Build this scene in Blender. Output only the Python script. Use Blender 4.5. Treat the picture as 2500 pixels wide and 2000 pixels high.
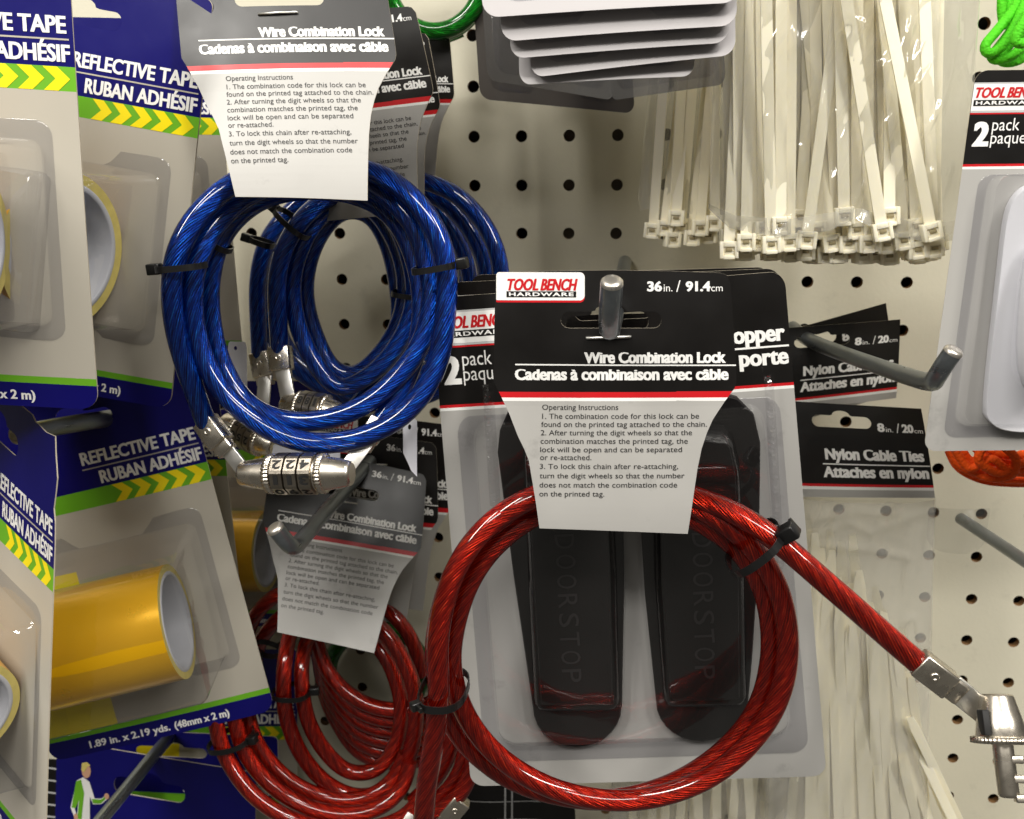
import bpy, bmesh, math, random
from mathutils import Vector, Matrix, geometry, noise
R = math.radians
random.seed(7)
sc = bpy.context.scene
for o in list(bpy.data.objects): bpy.data.objects.remove(o)
col = sc.collection

# ---------------------------------------------------------------- camera
# pegboard face = plane y 0, x right, z up, metres; hole pitch 25.4 mm
F = 2360.8
IN = 0.0254
def rotm(a, b, c):
    Rz = Matrix(((math.cos(a), -math.sin(a), 0), (math.sin(a), math.cos(a), 0), (0, 0, 1)))
    Rx = Matrix(((1, 0, 0), (0, math.cos(b), -math.sin(b)), (0, math.sin(b), math.cos(b))))
    Ry = Matrix(((math.cos(c), 0, math.sin(c)), (0, 1, 0), (-math.sin(c), 0, math.cos(c))))
    return Rz @ Rx @ Ry
RM = rotm(-0.00751244513, 0.244678699, 0.116981869)
bw = lambda v: Vector((v[0], v[2], -v[1]))
CR, CD, CF = bw(RM[0]), bw(RM[1]), bw(RM[2])
CAM = Vector((3.20790098 * IN, -20.8436878 * IN, -0.643508778 * IN))
cd = bpy.data.cameras.new('camera'); co = bpy.data.objects.new('camera', cd); col.objects.link(co)
cd.sensor_width = 36; cd.lens = F / 2500 * 36; cd.clip_start = 0.01; cd.clip_end = 20
m = Matrix.Identity(4)
for i in range(3):
    m[i][0] = CR[i]; m[i][1] = -CD[i]; m[i][2] = -CF[i]; m[i][3] = CAM[i]
co.matrix_world = m
cd.dof.use_dof = True; cd.dof.focus_distance = 0.345; cd.dof.aperture_fstop = 34.0 / 1000 / (2 * 0.0007)
sc.camera = co
def at(px, py, d):
    """point d mm in front of the pegboard"""
    r = CR * ((px - 1250) / F) + CD * ((py - 1000) / F) + CF
    return CAM + r * ((-d / 1000 - CAM.y) / r.y)

# ---------------------------------------------------------------- light
WORLD = 0.52
w = bpy.data.worlds.new('World'); sc.world = w; w.use_nodes = True
_n = w.node_tree.nodes; _l = w.node_tree.links
_tc = _n.new('ShaderNodeTexCoord'); _sx = _n.new('ShaderNodeSeparateXYZ'); _l.new(_tc.outputs['Generated'], _sx.inputs[0])
_mr = _n.new('ShaderNodeMapRange'); _mr.inputs[1].default_value = -1; _mr.inputs[2].default_value = 1; _l.new(_sx.outputs[2], _mr.inputs[0])
_cr = _n.new('ShaderNodeValToRGB'); _e = _cr.color_ramp.elements          # dim shop: floor, aisle opposite, pale ceiling
_e[0].color = (.20, .19, .17, 1); _e[1].color = (.55, .53, .49, 1); _x = _e.new(.5); _x.color = (.16, .15, .13, 1); _x = _e.new(.64); _x.color = (.38, .36, .32, 1)
_l.new(_mr.outputs[0], _cr.inputs[0]); _l.new(_cr.outputs[0], _n['Background'].inputs[0]); _n['Background'].inputs[1].default_value = WORLD
def lamp(loc, target, sx, sy, power, color=(1, 0.965, 0.90)):
    l = bpy.data.lights.new('ceiling_tube', 'AREA'); l.shape = 'RECTANGLE'; l.size = sx; l.size_y = sy
    l.energy = power; l.color = color
    o = bpy.data.objects.new('ceiling_tube', l); col.objects.link(o); o.location = loc
    o.rotation_euler = (Vector(target) - Vector(loc)).to_track_quat('-Z', 'Y').to_euler()
    return o
lamp((-0.95, -1.25, 1.35), (0, 0, -.1), 0.2, 1.3, 38)
lamp((1.05, -1.05, 1.35), (0.1, 0, -.1), 0.2, 1.3, 38)
lamp((0.15, -1.9, 1.5), (0, 0, -.1), 1.3, 0.26, 27)
sc.view_settings.view_transform = 'Standard'; sc.view_settings.look = 'None'
sc.view_settings.exposure = 0; sc.view_settings.gamma = 1
sc.cycles.use_denoising = True; sc.cycles.max_bounces = 10; sc.cycles.transparent_max_bounces = 24
sc.cycles.caustics_reflective = False; sc.cycles.caustics_refractive = False

# ---------------------------------------------------------------- materials
def lin(c):
    f = lambda x: x / 12.92 if x <= 0.04045 else ((x + 0.055) / 1.055) ** 2.4
    return tuple(f(x / 255) for x in c) + (1,)
def mat(name, c, rough=.5, metal=0., spec=.5, coat=0., var=.12, vscale=60., bump=0., bscale=300., coatr=.06, sss=0., stretch=None, stain=0.):
    """Principled with worn, mottled colour and roughness; c is an sRGB albedo"""
    m = bpy.data.materials.new(name); m.use_nodes = True; nt = m.node_tree; n = nt.nodes; L = nt.links
    p = n['Principled BSDF']; tc = n.new('ShaderNodeTexCoord')
    src = tc.outputs['Object']
    if stretch:
        mp = n.new('ShaderNodeMapping'); mp.inputs['Scale'].default_value = stretch; L.new(src, mp.inputs[0]); src = mp.outputs[0]
    nz = n.new('ShaderNodeTexNoise'); nz.inputs['Scale'].default_value = vscale; nz.inputs['Detail'].default_value = 6
    L.new(src, nz.inputs['Vector'])
    b = lin(c); mx = n.new('ShaderNodeMix'); mx.data_type = 'RGBA'
    mx.inputs[6].default_value = tuple(x * (1 - var) for x in b[:3]) + (1,)
    mx.inputs[7].default_value = tuple(min(1, x * (1 + var)) for x in b[:3]) + (1,)
    L.new(nz.outputs['Fac'], mx.inputs[0]); cout = mx.outputs[2]
    if stain:
        sz = n.new('ShaderNodeTexNoise'); sz.inputs['Scale'].default_value = 55; sz.inputs['Detail'].default_value = 8; sz.inputs['Roughness'].default_value = .65; L.new(src, sz.inputs['Vector'])
        sm = n.new('ShaderNodeMapRange'); sm.inputs[1].default_value = .60; sm.inputs[2].default_value = .74; sm.inputs[4].default_value = stain; L.new(sz.outputs['Fac'], sm.inputs[0])
        m2 = n.new('ShaderNodeMix'); m2.data_type = 'RGBA'; m2.inputs[7].default_value = tuple(x * .45 for x in b[:3]) + (1,)
        L.new(sm.outputs[0], m2.inputs[0]); L.new(cout, m2.inputs[6]); cout = m2.outputs[2]
    L.new(cout, p.inputs['Base Color'])
    mr = n.new('ShaderNodeMapRange'); mr.inputs[1].default_value = .3; mr.inputs[2].default_value = .7
    mr.inputs[3].default_value = max(.02, rough * .85); mr.inputs[4].default_value = min(1, rough * 1.2)
    L.new(nz.outputs['Fac'], mr.inputs[0]); L.new(mr.outputs[0], p.inputs['Roughness'])
    p.inputs['Metallic'].default_value = metal; p.inputs['Specular IOR Level'].default_value = spec
    p.inputs['Coat Weight'].default_value = coat; p.inputs['Coat Roughness'].default_value = coatr
    if sss:
        p.inputs['Subsurface Weight'].default_value = sss; p.inputs['Subsurface Radius'].default_value = (.004, .0035, .002)
        p.inputs['Subsurface Scale'].default_value = 1
    if bump:
        bz = n.new('ShaderNodeTexNoise'); bz.inputs['Scale'].default_value = bscale; bz.inputs['Detail'].default_value = 3
        L.new(src, bz.inputs['Vector'])
        bp = n.new('ShaderNodeBump'); bp.inputs['Strength'].default_value = bump; bp.inputs['Distance'].default_value = .0006
        L.new(bz.outputs['Fac'], bp.inputs['Height']); L.new(bp.outputs[0], p.inputs['Normal'])
        if coat: L.new(bp.outputs[0], p.inputs['Coat Normal'])
    return m
def clear(name, tint=(.95, .95, .95), rough=.05, boost=1.25, haze=.05, bump=.15, bscale=90., stretch=(1, 1, 1), dist=.001):
    """thin clear plastic: Fresnel reflection over see-through film"""
    m = bpy.data.materials.new(name); m.use_nodes = True; nt = m.node_tree; n = nt.nodes; L = nt.links
    n.remove(n['Principled BSDF']); out = n['Material Output']
    tr = n.new('ShaderNodeBsdfTransparent'); tr.inputs[0].default_value = tint + (1,)
    gl = n.new('ShaderNodeBsdfGlossy'); gl.inputs['Roughness'].default_value = rough
    df = n.new('ShaderNodeBsdfDiffuse'); df.inputs[0].default_value = (.86, .83, .76, 1)
    tc = n.new('ShaderNodeTexCoord'); mp = n.new('ShaderNodeMapping'); mp.inputs['Scale'].default_value = stretch
    nz = n.new('ShaderNodeTexNoise'); nz.inputs['Scale'].default_value = bscale; nz.inputs['Detail'].default_value = 2
    bp = n.new('ShaderNodeBump'); bp.inputs['Strength'].default_value = bump; bp.inputs['Distance'].default_value = dist
    L.new(tc.outputs['Object'], mp.inputs[0]); L.new(mp.outputs[0], nz.inputs['Vector']); L.new(nz.outputs['Fac'], bp.inputs['Height'])
    L.new(bp.outputs[0], gl.inputs['Normal'])
    lw = n.new('ShaderNodeLayerWeight'); lw.inputs[0].default_value = .5; L.new(bp.outputs[0], lw.inputs['Normal'])
    pw = n.new('ShaderNodeMath'); pw.operation = 'POWER'; pw.inputs[1].default_value = 4.5; L.new(lw.outputs['Facing'], pw.inputs[0])
    mu = n.new('ShaderNodeMath'); mu.operation = 'MULTIPLY_ADD'; mu.inputs[1].default_value = .7; mu.inputs[2].default_value = .055 * boost; mu.use_clamp = True; L.new(pw.outputs[0], mu.inputs[0])
    a = n.new('ShaderNodeMixShader'); a.inputs[0].default_value = haze; L.new(tr.outputs[0], a.inputs[1]); L.new(df.outputs[0], a.inputs[2])
    b = n.new('ShaderNodeMixShader'); L.new(mu.outputs[0], b.inputs[0]); L.new(a.outputs[0], b.inputs[1]); L.new(gl.outputs[0], b.inputs[2])
    L.new(b.outputs[0], out.inputs[0])
    return m
def cable_mat(name, dark, bright, spec_c):
    """clear coloured vinyl over twisted steel strands (uv: x round the cable, y mm along it)"""
    m = bpy.data.materials.new(name); m.use_nodes = True; nt = m.node_tree; n = nt.nodes; L = nt.links
    p = n['Principled BSDF']; uv = n.new('ShaderNodeUVMap'); sp = n.new('ShaderNodeSeparateXYZ'); L.new(uv.outputs[0], sp.inputs[0])
    def mth(op, a, b=None):
        x = n.new('ShaderNodeMath'); x.operation = op
        for i, q in enumerate((a, b)):
            if q is None: continue
            if isinstance(q, (int, float)): x.inputs[i].default_value = q
            else: L.new(q, x.inputs[i])
        return x.outputs[0]
    ph = mth('SUBTRACT', sp.outputs[0], mth('MULTIPLY', sp.outputs[1], 1 / 62.))       # twist: one turn in 62 mm
    fine = mth('SINE', mth('MULTIPLY', ph, 2 * math.pi * 26))
    cab = n.new('ShaderNodeCombineXYZ'); L.new(mth('MULTIPLY', ph, 40.), cab.inputs[0]); L.new(mth('MULTIPLY', sp.outputs[1], .17), cab.inputs[1])
    nz = n.new('ShaderNodeTexNoise'); nz.inputs['Scale'].default_value = 1.; nz.inputs['Detail'].default_value = 3; L.new(cab.outputs[0], nz.inputs['Vector'])
    big = mth('SINE', mth('MULTIPLY', ph, 2 * math.pi * 7))
    f = mth('ADD', mth('ADD', mth('MULTIPLY', fine, .25), mth('MULTIPLY', big, .2)), mth('MULTIPLY', mth('SUBTRACT', nz.outputs['Fac'], .5), 2.6))
    mr = n.new('ShaderNodeMapRange'); mr.inputs[1].default_value = -.8; mr.inputs[2].default_value = 1.15; L.new(f, mr.inputs[0])
    cr = n.new('ShaderNodeValToRGB'); e = cr.color_ramp.elements
    e[0].color = dark + (1,); e[1].color = spec_c + (1,); e[1].position = 1.; x = e.new(.5); x.color = bright + (1,)
    L.new(mr.outputs[0], cr.inputs[0]); L.new(cr.outputs[0], p.inputs['Base Color'])
    bp = n.new('ShaderNodeBump'); bp.inputs['Strength'].default_value = .7; bp.inputs['Distance'].default_value = .0006
    L.new(f, bp.inputs['Height']); L.new(bp.outputs[0], p.inputs['Normal'])
    p.inputs['Metallic'].default_value = .8; p.inputs['Roughness'].default_value = .36
    p.inputs['Coat Weight'].default_value = 1; p.inputs['Coat Roughness'].default_value = .08; p.inputs['Coat IOR'].default_value = 1.52
    p.inputs['Coat Tint'].default_value = tuple(min(1, .25 + 1.2 * q) for q in bright) + (1,)
    return m
def cord_mat(name, c):
    m = mat(name, c, .7, spec=.25); nt = m.node_tree; n = nt.nodes; L = nt.links; p = n['Principled BSDF']
    uv = n.new('ShaderNodeUVMap'); mp = n.new('ShaderNodeMapping'); mp.inputs['Scale'].default_value = (8, .9, 1); L.new(uv.outputs[0], mp.inputs[0])
    vo = n.new('ShaderNodeTexVoronoi'); vo.inputs['Scale'].default_value = 1; L.new(mp.outputs[0], vo.inputs['Vector'])
    bp = n.new('ShaderNodeBump'); bp.inputs['Strength'].default_value = .9; bp.inputs['Distance'].default_value = -.0005; L.new(vo.outputs['Distance'], bp.inputs['Height'])
    L.new(bp.outputs[0], p.inputs['Normal']); return m
MT = {}
def mk():
    M = MT
    M['board'] = mat('painted_hardboard', (206, 201, 182), .5, spec=.4, var=.05, vscale=25, bump=.12, bscale=500, stain=.22)
    M['boardcore'] = mat('hardboard_core', (120, 88, 52), .9, var=.2, vscale=400)
    M['behind'] = mat('shelf_back_steel', (52, 46, 40), .7)
    M['grey_steel'] = mat('grey_upright_paint', (120, 114, 102), .6)
    M['black'] = mat('black_print', (17, 15, 14), .36, spec=.45, var=.25, vscale=45, bump=.05, bscale=120)
    M['body'] = mat('light_grey_print', (170, 168, 164), .4, stain=.45, var=.06, vscale=40, bump=.06, bscale=120)
    M['white'] = mat('white_print', (236, 235, 232), .42, var=.03)
    M['silver'] = mat('silver_print', (190, 190, 190), .35)
    M['red'] = mat('red_print', (196, 22, 30), .4, var=.06)
    M['ink'] = mat('dark_ink', (38, 37, 37), .55)
    M['paper'] = mat('raw_card_edge', (196, 186, 166), .85, var=.15, vscale=500)
    M['back'] = mat('plain_card_back', (176, 170, 160), .7, var=.06)
    M['navy'] = mat('navy_print', (12, 9, 96), .34, spec=.35, var=.1, vscale=40, bump=.16, bscale=70)
    M['yellow'] = mat('yellow_print', (246, 224, 18), .4, var=.04)
    M['green'] = mat('green_print', (104, 172, 34), .4, var=.05)
    M['tapegrey'] = mat('warm_grey_print', (180, 174, 161), .42, var=.04, vscale=30, bump=.05, bscale=110)
    M['gold'] = mat('amber_tape', (254, 190, 18), .3, metal=.4, var=.06, vscale=20, coat=.35, coatr=.18)
    M['tapeedge'] = mat('tape_edge_yellow', (214, 196, 110), .6, var=.18, vscale=300)
    M['core'] = mat('white_tape_core', (190, 191, 196), .5, var=.06)
    M['blister'] = clear('clear_blister', (.93, .93, .94), .05, 1.5, .008, .55, 34., (1, 1, 1), .0016)
    M['flange'] = clear('blister_flange', (.86, .86, .88), .12, 1., .012, .08, 60.)
    M['bag'] = clear('clear_poly_bag', (.98, .98, .97), .09, 2.0, .075, .9, 34., (1.8, 1, .4), .007)
    M['bagmilk'] = clear('milky_poly_bag', (.97, .97, .95), .12, 2.0, .24, .9, 34., (1.8, 1, .4), .007)
    M['rubberlit'] = mat('lit_moulded_letter_rubber', (34, 31, 32), .34, spec=.5)  # moulded letters of the same rubber, painted lighter as if catching light
    M['zinc'] = mat('zinc_plated_steel', (140, 146, 150), .3, metal=.9, var=.4, vscale=160, bump=.25, bscale=400, stretch=(1, .12, 1))
    M['zincend'] = mat('bare_steel_end', (206, 200, 190), .34, metal=.9, var=.25, vscale=200)
    M['nickel'] = mat('nickel_plate', (222, 214, 200), .27, metal=1., var=.08, vscale=200, bump=.05, bscale=500)
    M['wheelmetal'] = mat('worn_wheel_nickel', (158, 150, 138), .3, metal=1., var=.2, vscale=150, bump=.12, bscale=300)
    M['steel'] = mat('bright_strap_steel', (226, 224, 218), .36, metal=1., var=.1, vscale=200)
    M['recess'] = mat('black_digit_ink', (14, 13, 12), .6)
    M['tie'] = mat('black_nylon', (20, 20, 20), .3, spec=.5, var=.2)
    M['nylon'] = mat('natural_nylon', (252, 243, 216), .34, spec=.5, var=.04, vscale=30, sss=.25)
    M['tieslot'] = mat('nylon_slot', (150, 138, 104), .6)
    M['rubber'] = mat('black_rubber', (11, 9, 10), .45, spec=.3, var=.2, bump=.1, bscale=600)
    M['whiterubber'] = mat('white_rubber', (222, 222, 226), .45, var=.03)
    M['tag'] = mat('white_tag_paper', (222, 222, 230), .5, var=.03)
    M['lilac'] = mat('grey_blister_card', (172, 168, 169), .42, var=.05, vscale=25)
    M['smoke'] = clear('smoked_blister', (.58, .58, .61), .1, 1.6, .05, .2, 50.)
    M['skin'] = mat('printed_skin', (206, 160, 130), .4)
    M['blue'] = cable_mat('blue_vinyl_cable', (.0003, .005, .055), (.002, .075, .34), (.045, .5, .95))
    M['redc'] = cable_mat('red_vinyl_cable', (.10, .004, .002), (.42, .03, .010), (1., .24, .08))
    M['greenc'] = cable_mat('green_vinyl_cable', (.001, .06, .004), (.01, .26, .02), (.06, .6, .08))
    M['gcord'] = cord_mat('green_paracord', (76, 190, 26))
    M['ocord'] = cord_mat('orange_cord', (238, 84, 12))
mk()

# ---------------------------------------------------------------- mesh building
class G:
    def __init__(s): s.v = []; s.f = []; s.m = []; s.s = []; s.uv = []; s.mats = []
    def mi(s, m):
        if isinstance(m, str): m = MT[m]
        if m not in s.mats: s.mats.append(m)
        return s.mats.index(m)
    def add(s, vs, fs, m, smooth=False, uvs=None):
        k = len(s.v); s.v += [Vector(p) for p in vs]; i = s.mi(m) if not isinstance(m, list) else None
        for j, f in enumerate(fs):
            s.f.append([a + k for a in f]); s.m.append(i if i is not None else s.mi(m[j])); s.s.append(smooth)
            s.uv.append(uvs[j] if uvs else None)
        return s
    def build(s, name, parent=None, label=None):
        me = bpy.data.meshes.new(name)
        if parent is not None: org = Vector(parent['_o'])
        else:
            n = len(s.v); org = sum(s.v, Vector()) / n
        me.from_pydata([p - org for p in s.v], [], s.f)
        for m in s.mats: me.materials.append(m)
        me.polygons.foreach_set('material_index', s.m); me.polygons.foreach_set('use_smooth', s.s)
        if any(u is not None for u in s.uv):
            l = me.uv_layers.new(name='UVMap'); k = 0
            for f, u in zip(s.f, s.uv):
                for q in range(len(f)):
                    if u: l.data[k].uv = u[q]
                    k += 1
        me.update()
        o = bpy.data.objects.new(name, me); col.objects.link(o); o['_o'] = tuple(org)
        if parent is not None: o.parent = parent
        else: o.location = org
        if label: o['label'] = label
        return o
def thing(name, label, cat, loc, group=None):
    o = bpy.data.objects.new(name, None); col.objects.link(o); o.location = loc; o.empty_display_size = .01
    o['label'] = label; o['category'] = cat; o['_o'] = tuple(Vector(loc))
    if group: o['group'] = group
    return o
def tag(o, label, cat, group=None, kind=None):
    if label: o['label'] = label
    if cat: o['category'] = cat
    if group: o['group'] = group
    if kind: o['kind'] = kind
    return o

def spline(P, step=.0025):
    """Catmull-Rom through the points, resampled"""
    out = []
    n = len(P)
    for i in range(n - 1):
        a, b, c, d = P[max(0, i - 1)], P[i], P[i + 1], P[min(n - 1, i + 2)]
        k = max(1, int((c - b).length / step))
        for j in range(k):
            t = j / k
            out.append(.5 * ((2 * b) + (c - a) * t + (2 * a - 5 * b + 4 * c - d) * t * t + (3 * b - a - 3 * c + d) * t ** 3))
    out.append(P[-1]); return out
def smooth_path(P, it):
    for _ in range(it):
        P = [P[0]] + [(P[i - 1] + P[i] * 2 + P[i + 1]) / 4 for i in range(1, len(P) - 1)] + [P[-1]]
    return P
def tube(g, path, r, m, seg=14, rfun=None, caps=True, v0=0.):
    n = len(path); vs = []; vl = v0; prev = None; fs = []; uvs = []; L = []
    for i in range(n):
        t = (path[min(n - 1, i + 1)] - path[max(0, i - 1)]).normalized()
        if prev is None: nn = t.orthogonal().normalized()
        else: nn = (prev - t * prev.dot(t)).normalized()
        prev = nn; bb = t.cross(nn)
        if i: vl += (path[i] - path[i - 1]).length * 1000
        L.append(vl); rr = r * (rfun(i / (n - 1)) if rfun else 1)
        for k in range(seg):
            a = 2 * math.pi * k / seg; vs.append(path[i] + (nn * math.cos(a) + bb * math.sin(a)) * rr)
    for i in range(n - 1):
        for k in range(seg):
            k2 = (k + 1) % seg
            fs.append((i * seg + k, i * seg + k2, (i + 1) * seg + k2, (i + 1) * seg + k))
            uvs.append(((k / seg, L[i]), ((k + 1) / seg, L[i]), ((k + 1) / seg, L[i + 1]), (k / seg, L[i + 1])))
    g.add(vs, fs, m, True, uvs)
    if caps:
        g.add([vs[k] for k in range(seg)], [tuple(range(seg))[::-1]], m); g.add([vs[(n - 1) * seg + k] for k in range(seg)], [tuple(range(seg))], m)
def lathe(g, p0, ax, prof, m, seg=36, mod=None, caps=True):
    """prof = [(mm along ax, mm radius)]"""
    ax = ax.normalized(); a = ax.orthogonal().normalized(); b = ax.cross(a); vs = []; fs = []
    for i, (t, r) in enumerate(prof):
        for k in range(seg):
            an = 2 * math.pi * k / seg; rr = r * (mod(i, k) if mod else 1)
            vs.append(p0 + ax * t / 1000 + (a * math.cos(an) + b * math.sin(an)) * rr / 1000)
    for i in range(len(prof) - 1):
        for k in range(seg):
            k2 = (k + 1) % seg; fs.append((i * seg + k, i * seg + k2, (i + 1) * seg + k2, (i + 1) * seg + k))
    g.add(vs, fs, m, True)
    if caps:
        n = len(prof) - 1
        g.add([vs[k] for k in range(seg)], [tuple(range(seg))[::-1]], m); g.add([vs[n * seg + k] for k in range(seg)], [tuple(range(seg))], m)
def rbox(g, c, ex, ey, ez, m, bev=.15, smooth=True):
    """bevelled box; ex ey ez are half-extent vectors"""
    bm = bmesh.new(); bmesh.ops.create_cube(bm, size=2)
    L = (ex.length, ey.length, ez.length); b = bev * min(L)
    for v in bm.verts: v.co = Vector((v.co.x * L[0], v.co.y * L[1], v.co.z * L[2]))
    bmesh.ops.bevel(bm, geom=list(bm.edges), offset=b, segments=2, affect='EDGES', profile=.5)
    e = (ex.normalized(), ey.normalized(), ez.normalized())
    bm.verts.index_update()
    vs = [c + e[0] * v.co.x + e[1] * v.co.y + e[2] * v.co.z for v in bm.verts]; fs = [[v.index for v in f.verts] for f in bm.faces]
    bm.free(); g.add(vs, fs, m, smooth)
def frame(t, toward=None):
    """t along; n toward the camera; s sideways"""
    t = t.normalized(); n = toward or Vector((0, -1, 0)); n = (n - t * n.dot(t)).normalized(); return t, t.cross(n), n

class Sheet:
    """a flat printed thing in template units (u right, v down, h out of its face)"""
    def __init__(s, W, H, px, d, bend=None):
        s.W, s.H, s.px = W, H, px; s.c = [at(p[0], p[1], q) for p, q in zip(px, d)]; s.bend = bend
        s.n = (s.c[1] - s.c[0]).cross(s.c[3] - s.c[0]).normalized()
        if s.n.dot(CAM - s.c[0]) < 0: s.n = -s.n
        s.unit = ((s.c[1] - s.c[0]).length + (s.c[2] - s.c[3]).length) / 2 / W
    def map(s, u, v, h=0.):
        a, b = u / s.W, v / s.H; c = s.c
        if s.bend: h = h + s.bend(a, b)
        return (c[0] * (1 - a) + c[1] * a) * (1 - b) + (c[3] * (1 - a) + c[2] * a) * b + s.n * (h * s.unit)
    def inv(s, x, y):
        a = b = .5; p = s.px
        for _ in range(12):
            fx = [(p[0][i] * (1 - a) + p[1][i] * a) * (1 - b) + (p[3][i] * (1 - a) + p[2][i] * a) * b for i in (0, 1)]
            A = [(p[1][i] - p[0][i]) * (1 - b) + (p[2][i] - p[3][i]) * b for i in (0, 1)]
            B = [(p[3][i] - p[0][i]) * (1 - a) + (p[2][i] - p[1][i]) * a for i in (0, 1)]
            ex, ey = x - fx[0], y - fx[1]; D = A[0] * B[1] - B[0] * A[1]
            a += (ex * B[1] - B[0] * ey) / D; b += (A[0] * ey - ex * A[1]) / D
        return a * s.W, b * s.H
class Flat:
    """same interface on a plain frame, units in mm"""
    def __init__(s, o, ex, ey, n): s.o, s.ex, s.ey, s.n = o, ex, ey, n; s.unit = .001
    def map(s, u, v, h=0.): return s.o + (s.ex * u + s.ey * v + s.n * h) * .001
def quad(TL, du, dv, W, H):
    p = lambda u, v: (TL[0] + du[0] * u + dv[0] * v, TL[1] + du[1] * u + dv[1] * v)
    return [p(0, 0), p(W, 0), p(W, H), p(0, H)]
def rrect(x0, y0, x1, y1, r, n=6):
    if not isinstance(r, (tuple, list)): r = (r,) * 4
    out = []
    for (cx, cy, a0, q) in ((x0, y0, 180, r[0]), (x1, y0, 270, r[1]), (x1, y1, 0, r[2]), (x0, y1, 90, r[3])):
        cx += q if cx == x0 else -q; cy += q if cy == y0 else -q
        for i in range(n + 1):
            a = R(a0 + 90 * i / n); out.append((cx + q * math.cos(a), cy + q * math.sin(a)))
    return out
def flat2d(outer, holes=(), step=40., cu=(), cv=()):
    loops = [[Vector((p[0], p[1], 0)) for p in l] for l in [outer] + list(holes)]
    allv = [p for l in loops for p in l]; tri = geometry.tessellate_polygon(loops)
    bm = bmesh.new(); bv = [bm.verts.new(p) for p in allv]
    for t in tri:
        try: bm.faces.new([bv[i] for i in t])
        except ValueError: pass
    xs = [p[0] for p in outer]; ys = [p[1] for p in outer]
    def cuts(lo, hi, ex): 
        k = int((hi - lo) / step) if step else 0
        return [lo + (hi - lo) * (i + 1) / (k + 1) for i in range(k)] + list(ex)
    for ax, L in ((0, cuts(min(xs), max(xs), cu)), (1, cuts(min(ys), max(ys), cv))):
        for q in L:
            no = Vector((1, 0, 0)) if ax == 0 else Vector((0, 1, 0))
            bmesh.ops.bisect_plane(bm, geom=bm.verts[:] + bm.edges[:] + bm.faces[:], dist=1e-4, plane_co=no * q, plane_no=no)
    bm.verts.index_update()
    vs = [(v.co.x, v.co.y) for v in bm.verts]; fs = [[v.index for v in f.verts] for f in bm.faces]
    be = [(e.verts[0].index, e.verts[1].index) for e in bm.edges if len(e.link_faces) == 1]
    bm.free(); return vs, fs, be
def plate(g, sh, outer, holes=(), m='white', h=0., thick=0., edge='paper', back='back', step=40., cv=(), cu=()):
    vs, fs, be = flat2d(outer, holes, step, cu, cv)
    P = [sh.map(u, v, h) for u, v in vs]
    if callable(m):
        ms = [m(sum(vs[i][0] for i in f) / len(f), sum(vs[i][1] for i in f) / len(f)) for f in fs]; g.add(P, fs, ms, False)
    else: g.add(P, fs, m, False)
    if thick:
        Q = [sh.map(u, v, h - thick) for u, v in vs]
        g.add(Q, [f[::-1] for f in fs], back)
        n = len(P); g.add(P + Q, [(a, b, b + n, a + n) for a, b in be], edge)
def rings(g, sh, loops, m, fill=True, smooth=True, sharp=False):
    """loops = [(outline, height)] with the same number of points"""
    vs = []; n = len(loops[0][0])
    for o, h in loops: vs += [sh.map(p[0], p[1], h) for p in o]
    fs = []
    for i in range(len(loops) - 1):
        for k in range(n):
            k2 = (k + 1) % n; fs.append((i * n + k, i * n + k2, (i + 1) * n + k2, (i + 1) * n + k))
    g.add(vs, fs, m, smooth)
    if fill:
        o, h = loops[-1]; tri = geometry.tessellate_polygon([[Vector((p[0], p[1], 0)) for p in o]])
        g.add([sh.map(p[0], p[1], h) for p in o], [tuple(t) for t in tri], m, False)
def inset(o, k):
    """shrink an outline towards its inside by k units"""
    n = len(o); out = []
    A = sum(o[i][0] * o[(i + 1) % n][1] - o[(i + 1) % n][0] * o[i][1] for i in range(n))
    sg = 1 if A > 0 else -1
    for i in range(n):
        a, b = o[i - 1], o[(i + 1) % n]; dx, dy = b[0] - a[0], b[1] - a[1]; L = math.hypot(dx, dy) or 1
        out.append((o[i][0] - sg * dy / L * k, o[i][1] + sg * dx / L * k))
    return out

# ---------------------------------------------------------------- lettering
_tc = {}; XH = .46
def glyphs(s, bold, shear, sp):
    k = (s, bold, shear, sp)
    if k not in _tc:
        def conv(t):
            c = bpy.data.curves.new('text', 'FONT'); c.body = t; c.size = 1; c.offset = bold; c.shear = shear; c.resolution_u = 3; c.space_character = sp
            o = bpy.data.objects.new('text', c); col.objects.link(o); bpy.context.view_layer.update()
            me = o.evaluated_get(bpy.context.evaluated_depsgraph_get()).to_mesh()
            r = [(v.co.x, v.co.y) for v in me.vertices], [tuple(p.vertices) for p in me.polygons]
            o.evaluated_get(bpy.context.evaluated_depsgraph_get()).to_mesh_clear()
            bpy.data.objects.remove(o); bpy.data.curves.remove(c); return r
        v, f = conv(s)
        if ('H', bold) not in _tc:
            hv, _ = conv('H'); _tc[('H', bold)] = (min(y for x, y in hv), max(y for x, y in hv))
        _tc[k] = (v, f)
    return _tc[k] + _tc[('H', bold)]
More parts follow.
